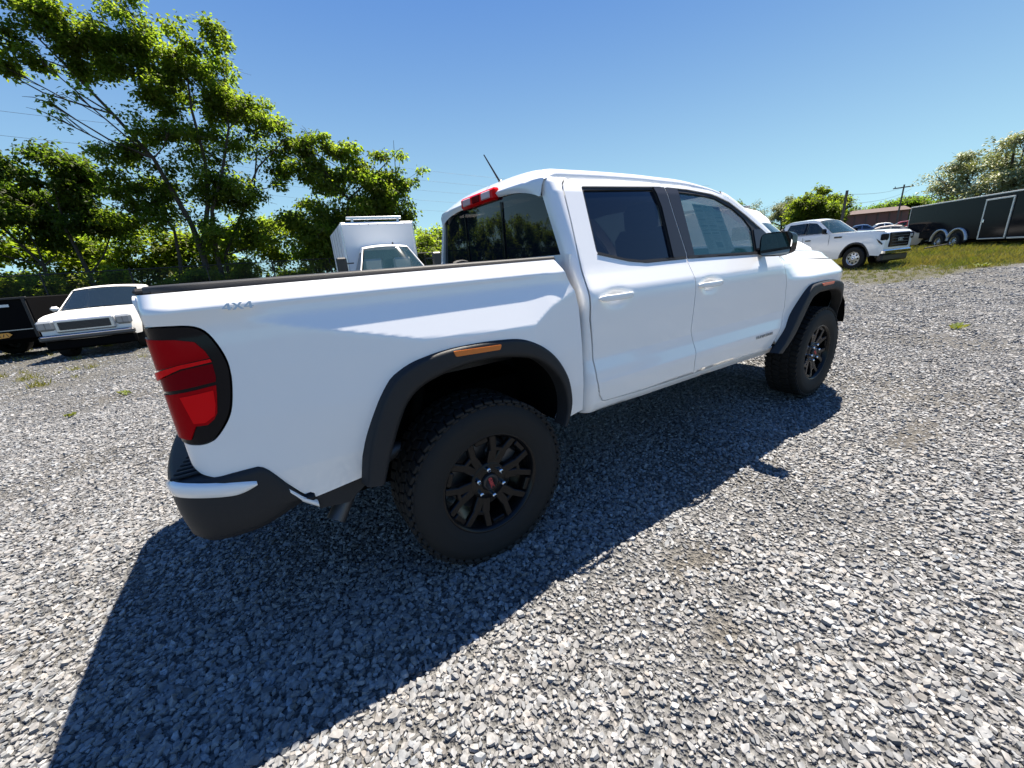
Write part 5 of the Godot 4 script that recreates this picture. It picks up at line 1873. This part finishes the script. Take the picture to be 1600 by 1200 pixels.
func build_old_pickup() -> void:
	var t := thing("old_pickup", "old white pickup facing the camera behind the tail lamp", "pickup truck", pose(-4.16, -10.72, -95.0))
	var lower := PackedVector2Array([Vector2(-0.04, 0.42), Vector2(0.0, 0.56), Vector2(-0.02, 0.80), Vector2(-0.10, 0.92), Vector2(-0.5, 1.00), Vector2(-1.12, 1.06), Vector2(-2.75, 1.08), Vector2(-2.8, 1.05), Vector2(-4.75, 1.03), Vector2(-4.78, 0.55), Vector2(-4.2, 0.45)])
	lower.append_array(arc(-3.55, 0.38, 0.40, 8, 172, 10).duplicate())
	var rear := arc(-3.55, 0.40, 0.40, 175, 5, 10)
	var front := arc(-0.80, 0.40, 0.40, 175, 5, 10)
	lower = lower.slice(0, 11)
	lower.append_array(rear)
	lower.append_array(PackedVector2Array([Vector2(-3.1, 0.36), Vector2(-1.25, 0.36)]))
	lower.append_array(front)
	lower.append_array(PackedVector2Array([Vector2(-0.36, 0.42)]))
	shell(t, {
		"hw": 0.85, "belt": 1.06, "tumble": 0.36, "nose": -0.45, "lower": lower, "paint": "old_white", "glass": "car_glass", "clear": 0.32, "wr": 0.35, "axles": [-0.80, -3.55],
		"decks": [PackedVector2Array([Vector2(-1.22, 1.07), Vector2(-0.5, 1.01), Vector2(-0.16, 0.945), Vector2(-0.05, 0.88), Vector2(-0.02, 0.80), Vector2(0.0, 0.56), Vector2(-0.04, 0.42)].duplicate()), PackedVector2Array([Vector2(-4.77, 0.55), Vector2(-4.76, 1.03)])],
		"green": PackedVector2Array([Vector2(-1.12, 1.06), Vector2(-1.74, 1.52), Vector2(-1.9, 1.57), Vector2(-2.55, 1.57), Vector2(-2.68, 1.50), Vector2(-2.78, 1.08)]),
		"wins": [PackedVector2Array([Vector2(-1.36, 1.12), Vector2(-1.80, 1.46), Vector2(-2.5, 1.49), Vector2(-2.58, 1.12)])],
		"roof": PackedVector2Array([Vector2(-2.66, 1.52), Vector2(-2.5, 1.572), Vector2(-1.95, 1.572), Vector2(-1.74, 1.53)]),
		"screen": PackedVector2Array([Vector2(-1.74, 1.52), Vector2(-1.14, 1.065)]), "back": PackedVector2Array([Vector2(-2.78, 1.08), Vector2(-2.67, 1.51)])})
	var b := Bag.new()
	b.box(Vector3(0.035, 0.765, 0), Vector3(0.06, 0.285, 1.04), 0.025)
	var g := put("grille", b, "silver", t)
	b = Bag.new()
	b.box(Vector3(0.06, 0.765, 0), Vector3(0.03, 0.175, 0.89), 0.008)
	put("grille_mesh", b, "satin_black", g)
	for k in 5:
		b = Bag.new()
		b.box(Vector3(0.076, 0.705 + 0.03 * k, 0), Vector3(0.008, 0.006, 0.9))
		put("grille_bar", b, "dark_steel", g)
	b = Bag.new()
	b.box(Vector3(0.05, 0.52, 0), Vector3(0.13, 0.13, 1.66), 0.035)
	var bp := put("front_bumper", b, "dark_steel", t)
	b = Bag.new()
	b.box(Vector3(0.115, 0.555, 0.0), Vector3(0.02, 0.03, 1.56), 0.006)
	put("chrome_strip", b, "chrome", bp)
	b = Bag.new()
	b.box(Vector3(-0.05, 0.35, 0), Vector3(0.12, 0.24, 1.60), 0.04)
	put("air_dam", b, "dull_black", t)
	for s in [0.665, -0.665]:
		b = Bag.new()
		b.box(Vector3(-0.005, 0.795, s * 1.01), Vector3(0.12, 0.225, 0.30), 0.045)
		var h := put("headlight", b, "clear_lens", t)
		b = Bag.new()
		b.box(Vector3(0.045, 0.785, s), Vector3(0.02, 0.14, 0.012))
		put("divider", b, "dark_steel", h)
		b = Bag.new()
		b.box(Vector3(-1.38, 1.13, 0.95 * signf(s)), Vector3(0.10, 0.12, 0.17), 0.045)
		put("door_mirror", b, "old_white", t)
		b = Bag.new()
		b.box(Vector3(-1.06 - 0.05, 1.095, 0.3 * signf(s)), Vector3(0.02, 0.012, 0.5), 0.004, Basis(Vector3.UP, 0.15))
		put("wiper", b, "satin_black", t)

func build_box_truck() -> void:
	box_truck(pose(2.50, -8.35, -94.8), "white box truck with a roof rack parked facing the camera by the fence", true)

func box_truck(at: Transform3D, label: String, rack: bool) -> void:
	var t := thing("box_truck", label, "truck", at)
	var lower := PackedVector2Array([Vector2(1.05, 0.50), Vector2(1.08, 0.80), Vector2(1.0, 1.12), Vector2(0.6, 1.22), Vector2(0.0, 1.36), Vector2(-1.3, 1.36), Vector2(-1.3, 0.45), Vector2(-0.1, 0.42)])
	lower.append_array(arc(0.40, 0.40, 0.42, 172, 8, 10))
	shell(t, {
		"hw": 0.98, "belt": 1.36, "tumble": 0.40, "nose": 0.4, "lower": lower, "paint": "old_white", "glass": "car_glass", "screen_glass": "screen_glass", "clear": 0.40, "wr": 0.37, "axles": [0.40, -3.3],
		"decks": [PackedVector2Array([Vector2(0.0, 1.36), Vector2(0.6, 1.22), Vector2(1.0, 1.12), Vector2(1.08, 0.80), Vector2(1.05, 0.50)])],
		"green": PackedVector2Array([Vector2(0.0, 1.36), Vector2(-0.72, 2.0), Vector2(-0.9, 2.06), Vector2(-1.28, 2.06), Vector2(-1.3, 1.36)]),
		"wins": [PackedVector2Array([Vector2(-0.18, 1.42), Vector2(-0.76, 1.94), Vector2(-1.22, 1.94), Vector2(-1.22, 1.42)])],
		"roof": PackedVector2Array([Vector2(-1.3, 2.06), Vector2(-0.9, 2.065), Vector2(-0.72, 2.01)]),
		"screen": PackedVector2Array([Vector2(-0.72, 2.0), Vector2(0.0, 1.37)]), "back": PackedVector2Array([Vector2(-1.29, 1.4), Vector2(-1.29, 2.0)])})
	var b := Bag.new()
	b.box(Vector3(-3.0, 1.72, 0), Vector3(3.35, 2.08, 2.04), 0.06)
	var box := put("cargo_box", b, "box_white", t)
	for k in 4:
		b = Bag.new()
		b.box(Vector3(-1.9 - 0.75 * k, 1.75, 1.022), Vector3(0.02, 1.9, 0.012))
		put("seam", b, "badge_grey", box)
	for s in [0.98, -0.98]:
		b = Bag.new()
		b.box(Vector3(-1.31, 1.75, s), Vector3(0.02, 2.0, 0.03), 0.004)
		put("corner_trim", b, "silver", box)
	for k in 7:
		b = Bag.new()
		b.box(Vector3(-1.318, 2.69, -0.75 + 0.25 * k), Vector3(0.012, 0.02, 0.02))
		put("rivet", b, "dark_steel", box)
	if rack:
		for k in 3:
			b = Bag.new()
			b.box(Vector3(-1.45 - k * 1.4, 2.87, 0.05), Vector3(0.10, 0.07, 1.5), 0.01)
			for s in [-0.6, 0.65]:
				b.box(Vector3(-1.45 - k * 1.4, 2.79, s), Vector3(0.06, 0.12, 0.06))
			put("roof_rack", b, "silver", t)
	for s in [1.0, -1.0]:
		b = Bag.new()
		b.box(Vector3(-0.22, 1.60, 1.24 * s), Vector3(0.12, 0.42, 0.24), 0.03)
		b.box(Vector3(-0.22, 1.66, 1.08 * s), Vector3(0.03, 0.03, 0.25))
		b.box(Vector3(-0.22, 1.46, 1.08 * s), Vector3(0.03, 0.03, 0.25))
		put("door_mirror", b, "satin_black", t)
		b = Bag.new()
		b.box(Vector3(1.05, 0.88, 0.7 * s), Vector3(0.06, 0.16, 0.22), 0.02)
		put("headlight", b, "clear_lens", t)
		b = Bag.new()
		b.box(Vector3(-0.05, 1.40, 0.35 * s), Vector3(0.02, 0.015, 0.6), 0.003, Basis(Vector3(1, 0, 0), 0.12))
		put("wiper", b, "satin_black", t)
	b = Bag.new()
	b.box(Vector3(1.09, 0.86, 0), Vector3(0.04, 0.22, 1.05), 0.02)
	put("grille", b, "satin_black", t)
	b = Bag.new()
	b.box(Vector3(1.12, 0.55, 0), Vector3(0.14, 0.2, 1.85), 0.04)
	put("front_bumper", b, "chrome", t)
	b = Bag.new()
	b.box(Vector3(-0.25, 1.36, 0), Vector3(0.5, 0.08, 1.5), 0.03)
	b.box(Vector3(-0.75, 1.3, -0.4), Vector3(0.16, 0.9, 0.5), 0.05)
	b.box(Vector3(-0.75, 1.3, 0.4), Vector3(0.16, 0.9, 0.5), 0.05)
	put("cab_inside", b, "badge_grey", t)
	b = Bag.new()
	b.lathe(PackedVector2Array([Vector2(0, 0.06), Vector2(0.02, 0.05), Vector2(0.025, 0.0)]), Vector3(-0.95, 2.115, -0.25), Vector3.UP, 8)
	put("roof_lamp", b, "satin_black", t)

func build_dark_trailer() -> void:
	var t := thing("dark_trailer", "black flat sided trailer at the left edge, left of the old white pickup", "trailer", pose(-5.40, -12.2, -10.0))
	var b := Bag.new()
	b.box(Vector3(-2.1, 0.98, -1.0), Vector3(4.2, 0.98, 2.0), 0.02)
	var body := put("body", b, "dull_black", t)
	b = Bag.new()
	b.box(Vector3(-2.1, 1.46, 0.015), Vector3(4.24, 0.05, 0.05), 0.008)
	put("top_rail", b, "post_black", body)
	for k in 5:
		b = Bag.new()
		b.box(Vector3(-0.05 - k * 1.02, 0.98, 0.012), Vector3(0.06, 0.94, 0.04), 0.006)
		put("side_post", b, "post_black", body)
	b = Bag.new()
	b.box(Vector3(-1.0, 0.72, 0.014), Vector3(1.9, 0.02, 0.03))
	put("rub_rail", b, "badge_grey", body)
	b = Bag.new()
	b.box(Vector3(-0.42, 1.30, 0.035), Vector3(0.19, 0.06, 0.004))
	put("label", b, "label_white", body)
	b = Bag.new()
	b.prism(PackedVector2Array([Vector2(-0.85, 0.54), Vector2(-0.56, 0.56), Vector2(-0.48, 0.62), Vector2(-0.54, 0.67), Vector2(-0.85, 0.67)]), func(q: Vector2) -> Vector3: return Vector3(q.x, q.y, 0.034), Vector3(0, 0, 0.003))
	var sign_ := put("sticker", b, "sign_orange", body)
	for k in 4:
		b = Bag.new()
		b.box(Vector3(-0.78 + 0.07 * k, 0.61, 0.0385), Vector3(0.014, 0.07, 0.002), 0.0, Basis(Vector3(0, 0, 1), 0.35 * (1 if k % 2 else -1)))
		put("stroke", b, "satin_black", sign_)
	b = Bag.new()
	b.box(Vector3(-2.0, 0.44, -1.0), Vector3(4.0, 0.12, 1.5), 0.02)
	put("frame", b, "underbody", t)
	for x in [-1.6, -2.5]:
		for s in [-0.12, -1.88]:
			var w := plain_wheel(t, 0.36, "dark_steel")
			w.transform = Transform3D(Basis(Vector3.UP, 0.0 if s > -1.0 else PI), Vector3(x, 0.35, s))
	# dark sheeting behind, between the trailer and the old pickup
	var t2 := thing("dark_container", "low black tarped load between the dark trailer and the old white pickup", "container", pose(-3.9, -15.2, -5.0))
	b = Bag.new()
	b.box(Vector3(-1.6, 0.72, -1.0), Vector3(3.8, 1.36, 2.0), 0.08)
	var bd := put("body", b, "dull_black", t2)
	for k in 3:
		b = Bag.new()
		b.box(Vector3(-2.4 + 0.8 * k, 1.15, 0.02), Vector3(0.10, 0.07, 0.02), 0.006)
		put("clip", b, "dark_steel", bd)
	for k in 4:
		b = Bag.new()
		b.tube([Vector3(-3.3 + k * 1.1, 0.1, 0.03), Vector3(-3.28 + k * 1.1, 1.4, 0.03)], [0.03, 0.03], 8)
		put("rib", b, "post_black", bd)

func white_pickup_far() -> void:
	var t := thing("pickup_truck", "second white crew cab pickup parked at the grass edge beyond the hood", "pickup truck", pose(20.9, -4.05, -100.0, 0.0))
	t.scale = Vector3(0.95, 1.07, 0.98)
	var lower := PackedVector2Array([Vector2(0.86, 0.46), Vector2(0.96, 0.62), Vector2(0.99, 1.0), Vector2(0.95, 1.26), Vector2(0.5, 1.335), Vector2(-0.95, 1.355), Vector2(-3.18, 1.36), Vector2(-3.22, 1.40), Vector2(-4.95, 1.42), Vector2(-4.98, 0.72), Vector2(-4.4, 0.62)])
	lower.append_array(arc(-3.75, 0.42, 0.52, 165, 12, 12))
	lower.append_array(PackedVector2Array([Vector2(-3.15, 0.42), Vector2(-0.60, 0.40)]))
	lower.append_array(arc(0.0, 0.42, 0.54, 172, 8, 12))
	shell(t, {
		"hw": 1.0, "belt": 1.355, "tumble": 0.34, "nose": 0.5, "lower": lower, "paint": "white_paint", "glass": "car_glass", "screen_glass": "screen_glass", "clear": 0.42, "wr": 0.41, "axles": [0.0, -3.75], "rim": "silver",
		"decks": [PackedVector2Array([Vector2(-0.98, 1.36), Vector2(0.5, 1.34), Vector2(0.88, 1.30), Vector2(0.96, 1.23), Vector2(0.99, 1.0), Vector2(0.96, 0.62)])],
		"green": PackedVector2Array([Vector2(-0.98, 1.355), Vector2(-1.68, 1.87), Vector2(-1.95, 1.935), Vector2(-2.4, 1.95), Vector2(-3.05, 1.935), Vector2(-3.22, 1.87), Vector2(-3.34, 1.36)]),
		"wins": [PackedVector2Array([Vector2(-1.22, 1.40), Vector2(-1.78, 1.81), Vector2(-2.15, 1.86), Vector2(-2.15, 1.40)]), PackedVector2Array([Vector2(-2.21, 1.40), Vector2(-2.21, 1.86), Vector2(-3.0, 1.84), Vector2(-3.16, 1.43)])],
		"roof": PackedVector2Array([Vector2(-3.21, 1.88), Vector2(-3.05, 1.94), Vector2(-2.4, 1.955), Vector2(-1.95, 1.94), Vector2(-1.68, 1.88)]),
		"screen": PackedVector2Array([Vector2(-1.68, 1.87), Vector2(-1.0, 1.365)]), "back": PackedVector2Array([Vector2(-3.33, 1.39), Vector2(-3.21, 1.87)])})
	var b := Bag.new()
	b.box(Vector3(0.995, 0.99, 0), Vector3(0.07, 0.50, 1.34), 0.035)
	var g := put("grille", b, "gloss_black", t)
	for k in 4:
		b = Bag.new()
		b.box(Vector3(1.036, 0.82 + 0.1 * k, 0), Vector3(0.012, 0.02, 1.1), 0.003)
		put("grille_bar", b, "dark_steel", g)
	var tm := TextMesh.new()
	tm.text = "GMC"
	var sf := SystemFont.new()
	sf.font_names = PackedStringArray(["Droid Sans"])
	sf.font_weight = 800
	tm.font = sf
	tm.font_size = 32
	tm.pixel_size = 0.0052
	tm.depth = 0.01
	tm.material = M["silver"]
	var mi := MeshInstance3D.new()
	mi.name = "lettering"
	mi.mesh = tm
	mi.transform = Transform3D(Basis(Vector3.UP, PI / 2), Vector3(1.045, 0.99, 0))
	g.add_child(mi)
	b = Bag.new()
	b.box(Vector3(0.96, 0.58, 0), Vector3(0.16, 0.17, 1.86), 0.04)
	put("front_bumper", b, "chrome", t)
	b = Bag.new()
	b.box(Vector3(0.86, 0.38, 0), Vector3(0.22, 0.26, 1.78), 0.05)
	put("air_dam", b, "satin_black", t)
	for s in [1.0, -1.0]:
		b = Bag.new()
		b.box(Vector3(0.88, 1.10, 0.80 * s), Vector3(0.24, 0.22, 0.32), 0.03, Basis(Vector3.UP, 0.55 * s))
		var h := put("headlight", b, "gloss_black", t)
		b = Bag.new()
		b.box(Vector3(0.985, 1.10, 0.78 * s), Vector3(0.06, 0.13, 0.15), 0.02, Basis(Vector3.UP, 0.55 * s))
		put("lamp", b, "clear_lens", h)
		b = Bag.new()
		b.prism(PackedVector2Array([Vector2(0.70, 1.06), Vector2(0.80, 0.92), Vector2(0.92, 0.84), Vector2(0.93, 0.88), Vector2(0.82, 0.98)]), func(q: Vector2) -> Vector3: return Vector3(q.x, q.y, 0.955 * s), Vector3(0, 0, 0.02 * s))
		put("light_blade", b, "gloss_black", h)
		b = Bag.new()
		b.box(Vector3(-1.22, 1.47, 1.10 * s), Vector3(0.10, 0.19, 0.24), 0.04)
		b.box(Vector3(-1.22, 1.39, 0.98 * s), Vector3(0.06, 0.05, 0.14), 0.01)
		put("door_mirror", b, "gloss_black", t)
		b = Bag.new()
		b.box(Vector3(-0.72, 1.21, 0.955 * s), Vector3(0.30, 0.055, 0.03), 0.01)
		put("fender_vent", b, "gloss_black", t)
		for x in [-1.95, -2.95]:
			b = Bag.new()
			b.box(Vector3(x, 1.16, 0.965 * s), Vector3(0.24, 0.045, 0.035), 0.012)
			put("handle", b, "satin_black", t)
		b = Bag.new()
		b.box(Vector3(-2.18, 1.63, 0.832 * s), Vector3(0.08, 0.46, 0.02), 0.004, Basis(Vector3(1, 0, 0), -0.33 * s))
		put("pillar_cover", b, "gloss_black", t)
		for x in [-1.05, -2.18, -3.16]:
			b = Bag.new()
			b.box(Vector3(x, 0.95, 0.984 * s), Vector3(0.008, 0.72, 0.008))
			put("door_gap", b, "gap_dark", t)
		# arch lips
		for ax in [0.0, -3.75]:
			b = Bag.new()
			var pts := []
			var rad := []
			for q in arc(ax, 0.42, 0.525, 178, 2, 18):
				pts.append(Vector3(q.x, q.y, 0.965 * s - 0.33 * pow(maxf(0.0, q.x - 0.5), 2) * s))
				rad.append(0.05)
			b.tube(pts, rad, 6)
			put("arch_lip", b, "satin_black", t)

func sedan(at: Transform3D, label: String, paint: String, group := "") -> void:
	var t := thing("sedan", label, "car", at, group)
	var lower := PackedVector2Array([Vector2(0.80, 0.30), Vector2(0.86, 0.50), Vector2(0.80, 0.68), Vector2(0.3, 0.80), Vector2(-0.55, 0.90), Vector2(-2.9, 0.94), Vector2(-3.7, 0.92), Vector2(-3.78, 0.6), Vector2(-3.7, 0.32), Vector2(-3.2, 0.28)])
	lower.append_array(arc(-2.75, 0.32, 0.35, 175, 5, 8))
	lower.append_array(PackedVector2Array([Vector2(-2.3, 0.24), Vector2(-0.45, 0.24)]))
	lower.append_array(arc(0.0, 0.32, 0.35, 175, 5, 8))
	shell(t, {
		"hw": 0.90, "belt": 0.92, "tumble": 0.5, "nose": 0.3, "tail": -3.2, "lower": lower, "paint": paint, "glass": "car_glass", "clear": 0.2, "wr": 0.32, "axles": [0.0, -2.75],
		"decks": [PackedVector2Array([Vector2(-0.6, 0.905), Vector2(0.3, 0.81), Vector2(0.72, 0.73), Vector2(0.83, 0.62), Vector2(0.86, 0.50), Vector2(0.80, 0.30)]), PackedVector2Array([Vector2(-3.7, 0.32), Vector2(-3.78, 0.6), Vector2(-3.72, 0.90), Vector2(-3.0, 0.95), Vector2(-2.7, 0.97)])],
		"green": PackedVector2Array([Vector2(-0.55, 0.90), Vector2(-1.25, 1.36), Vector2(-1.6, 1.43), Vector2(-2.2, 1.40), Vector2(-2.45, 1.33), Vector2(-3.05, 0.94)]),
		"wins": [PackedVector2Array([Vector2(-0.85, 0.97), Vector2(-1.35, 1.31), Vector2(-1.7, 1.36), Vector2(-1.7, 0.97)]), PackedVector2Array([Vector2(-1.78, 0.97), Vector2(-1.78, 1.36), Vector2(-2.2, 1.33), Vector2(-2.65, 0.99)])],
		"roof": PackedVector2Array([Vector2(-2.45, 1.335), Vector2(-2.2, 1.405), Vector2(-1.6, 1.435), Vector2(-1.25, 1.37)]),
		"screen": PackedVector2Array([Vector2(-1.25, 1.36), Vector2(-0.58, 0.91)]), "back": PackedVector2Array([Vector2(-3.0, 0.96), Vector2(-2.45, 1.33)])})
	for s in [1.0, -1.0]:
		var b := Bag.new()
		b.box(Vector3(0.76, 0.60, 0.62 * s), Vector3(0.16, 0.12, 0.34), 0.04, Basis(Vector3.UP, 0.35 * s))
		put("headlight", b, "clear_lens", t)
		b = Bag.new()
		b.box(Vector3(-0.95, 1.0, 0.96 * s), Vector3(0.10, 0.11, 0.16), 0.03)
		put("door_mirror", b, paint, t)
	var b := Bag.new()
	b.box(Vector3(0.86, 0.58, 0), Vector3(0.04, 0.10, 0.7), 0.015)
	put("grille", b, "satin_black", t)
	b = Bag.new()
	b.box(Vector3(0.84, 0.40, 0), Vector3(0.08, 0.08, 1.4), 0.03)
	put("front_bumper", b, paint, t)

func build_right_side() -> void:
	white_pickup_far()
	# high roofed van beyond the hood
	var t := thing("white_van", "high roofed white van with a roof rack, behind the windscreen of the near pickup", "van", pose(15.9, -4.95, -84.0))
	var lower := PackedVector2Array([Vector2(0.58, 0.45), Vector2(0.62, 0.80), Vector2(0.50, 1.05), Vector2(0.20, 1.25), Vector2(-0.2, 1.45), Vector2(-4.6, 1.45), Vector2(-4.6, 0.5), Vector2(-3.9, 0.42)])
	lower.append_array(arc(-3.4, 0.36, 0.40, 172, 8, 8))
	lower.append_array(PackedVector2Array([Vector2(-2.9, 0.4), Vector2(-0.5, 0.4)]))
	lower.append_array(arc(0.0, 0.36, 0.40, 172, 8, 8))
	shell(t, {
		"hw": 0.98, "belt": 1.45, "tumble": 0.12, "nose": 0.3, "lower": lower, "paint": "old_white", "glass": "car_glass", "screen_glass": "screen_glass", "clear": 0.35, "wr": 0.36, "axles": [0.0, -3.4],
		"decks": [PackedVector2Array([Vector2(-0.2, 1.45), Vector2(0.20, 1.25), Vector2(0.50, 1.05), Vector2(0.62, 0.80), Vector2(0.58, 0.45)])],
		"green": PackedVector2Array([Vector2(-0.2, 1.45), Vector2(-0.85, 2.02), Vector2(-0.95, 2.20), Vector2(-1.30, 2.52), Vector2(-1.7, 2.66), Vector2(-4.5, 2.66), Vector2(-4.6, 2.5), Vector2(-4.6, 1.45)]),
		"wins": [PackedVector2Array([Vector2(-0.45, 1.5), Vector2(-0.95, 1.96), Vector2(-1.6, 1.98), Vector2(-1.6, 1.5)])],
		"roof": PackedVector2Array([Vector2(-4.58, 2.5), Vector2(-4.5, 2.66), Vector2(-1.7, 2.67), Vector2(-1.30, 2.53), Vector2(-0.95, 2.21), Vector2(-0.85, 2.03)]),
		"screen": PackedVector2Array([Vector2(-0.85, 2.02), Vector2(-0.2, 1.46)]), "back": PackedVector2Array([Vector2(-4.61, 1.5), Vector2(-4.61, 2.4)])})
	for k in 4:
		var b := Bag.new()
		b.box(Vector3(-1.9 - 0.7 * k, 2.80, 0), Vector3(0.10, 0.05, 1.7), 0.01)
		put("rack_bar", b, "badge_grey", t)
	for s in [0.85, -0.85]:
		var b := Bag.new()
		b.box(Vector3(-3.0, 2.77, s), Vector3(2.6, 0.10, 0.05), 0.01)
		put("rack_rail", b, "badge_grey", t)
		b = Bag.new()
		b.box(Vector3(-0.55, 1.65, 1.14 * signf(s)), Vector3(0.10, 0.28, 0.20), 0.03)
		put("door_mirror", b, "satin_black", t)
	sedan(pose(33.6, -5.1, -74.0), "tan sedan with a bright headlight behind the second white pickup grille", "tan_paint")
	sedan(pose(29.5, -8.6, -100.0), "white car half hidden behind the hood of the second white pickup", "old_white")
	var paints := ["old_white", "grey_paint", "silver", "blue_paint", "old_white", "red_paint", "silver"]
	for k in 7:
		sedan(pose(55.5 + 1.3 * k, -19.2 + 1.55 * k, -70.0, 0.7), ["white", "dark grey", "silver", "blue", "white", "red", "silver"][k] + " car in the far row, " + ["first", "second", "third", "fourth", "fifth", "sixth", "seventh"][k] + " from the left", paints[k], "far cars in front of the brown building")
	# black enclosed trailer
	var dir := Vector3(-5.29, 0, 4.75).normalized()
	var at := Transform3D(Basis(dir, Vector3.UP, dir.cross(Vector3.UP)), Vector3(33.46, 0.0, -6.05))
	t = thing("cargo_trailer", "long black enclosed cargo trailer on the grass at the right edge", "trailer", at)
	var b := Bag.new()
	b.prism(PackedVector2Array([Vector2(0.0, 0.98), Vector2(3.2, 0.78), Vector2(9.6, 0.72), Vector2(9.6, 2.66), Vector2(0.0, 2.68)]), func(q: Vector2) -> Vector3: return Vector3(q.x, q.y, -2.2), Vector3(0, 0, 2.2))
	var body := put("body", b, "trailer_black", t)
	b = Bag.new()
	b.box(Vector3(4.8, 2.685, 0.0), Vector3(9.65, 0.06, 0.05), 0.01)
	put("roof_trim", b, "trailer_trim", body)
	b = Bag.new()
	b.box(Vector3(0.0, 1.83, 0.0), Vector3(0.06, 1.7, 0.05), 0.01)
	put("corner_trim", b, "badge_grey", body)
	b = Bag.new()
	b.box(Vector3(4.8, 1.52, -2.2), Vector3(9.65, 0.05, 0.05))
	put("far_trim", b, "badge_grey", body)
	# the side door in its bright frame
	b = Bag.new()
	b.box(Vector3(6.15, 1.60, 0.012), Vector3(1.44, 1.66, 0.03), 0.006)
	var door := put("door", b, "trailer_black", body)
	for q in [[5.42, 1.60, 0.07, 1.75], [6.88, 1.60, 0.07, 1.75]]:
		b = Bag.new()
		b.box(Vector3(q[0], q[1], 0.022), Vector3(q[2], q[3], 0.05), 0.008)
		put("door_frame", b, "trailer_trim", door)
	b = Bag.new()
	b.box(Vector3(6.15, 2.48, 0.022), Vector3(1.53, 0.07, 0.05), 0.008)
	put("door_frame", b, "trailer_trim", door)
	b = Bag.new()
	b.box(Vector3(6.15, 0.74, 0.022), Vector3(1.53, 0.05, 0.05), 0.008)
	put("door_frame", b, "trailer_trim", door)
	b = Bag.new()
	b.box(Vector3(5.55, 1.55, 0.045), Vector3(0.06, 0.14, 0.05), 0.01)
	put("latch", b, "chrome", door)
	b = Bag.new()
	b.box(Vector3(8.3, 0.74, 0.014), Vector3(2.6, 0.07, 0.03), 0.006)
	put("bottom_trim", b, "trailer_trim", body)
	# fenders and wheels
	b = Bag.new()
	for x in [2.9, 4.1]:
		var rows := []
		for q in arc(x, 0.66, 0.60, 175, 5, 18):
			rows.append([Vector3(q.x, q.y, 0.0), Vector3(q.x, q.y, 0.10), Vector3(q.x + (q.x - x) * 0.12, q.y + (q.y - 0.66) * 0.12, 0.10), Vector3(q.x + (q.x - x) * 0.12, q.y + (q.y - 0.66) * 0.12, 0.0)])
		b.sheet(rows)
	put("wheel_fender", b, "trailer_trim", t)
	b = Bag.new()
	b.prism(PackedVector2Array([Vector2(2.3, 0.62), Vector2(4.7, 0.62), Vector2(4.55, 1.02), Vector2(4.1, 1.24), Vector2(2.9, 1.24), Vector2(2.45, 1.02)]), func(q: Vector2) -> Vector3: return Vector3(q.x, q.y, 0.003), Vector3(0, 0, 0.01))
	put("wheel_recess", b, "gap_dark", t)
	for x in [2.95, 4.05]:
		var w := plain_wheel(t, 0.40, "badge_grey")
		w.position = Vector3(x, 0.66, 0.02)
	b = Bag.new()
	b.box(Vector3(4.8, 0.66, -1.1), Vector3(9.2, 0.12, 1.9), 0.02)
	put("frame", b, "underbody", t)
	# bent rods lying in the weeds
	b = Bag.new()
	b.tube([Vector3(25.6, 0.55, -3.4), Vector3(27.6, 0.62, -3.1), Vector3(30.1, 0.42, -3.3)], [0.03, 0.03, 0.03], 6)
	tag(put(numbered("metal_rod"), b, "dark_steel"), "thin dark rod lying across the grass before the trailer wheels", "rod")
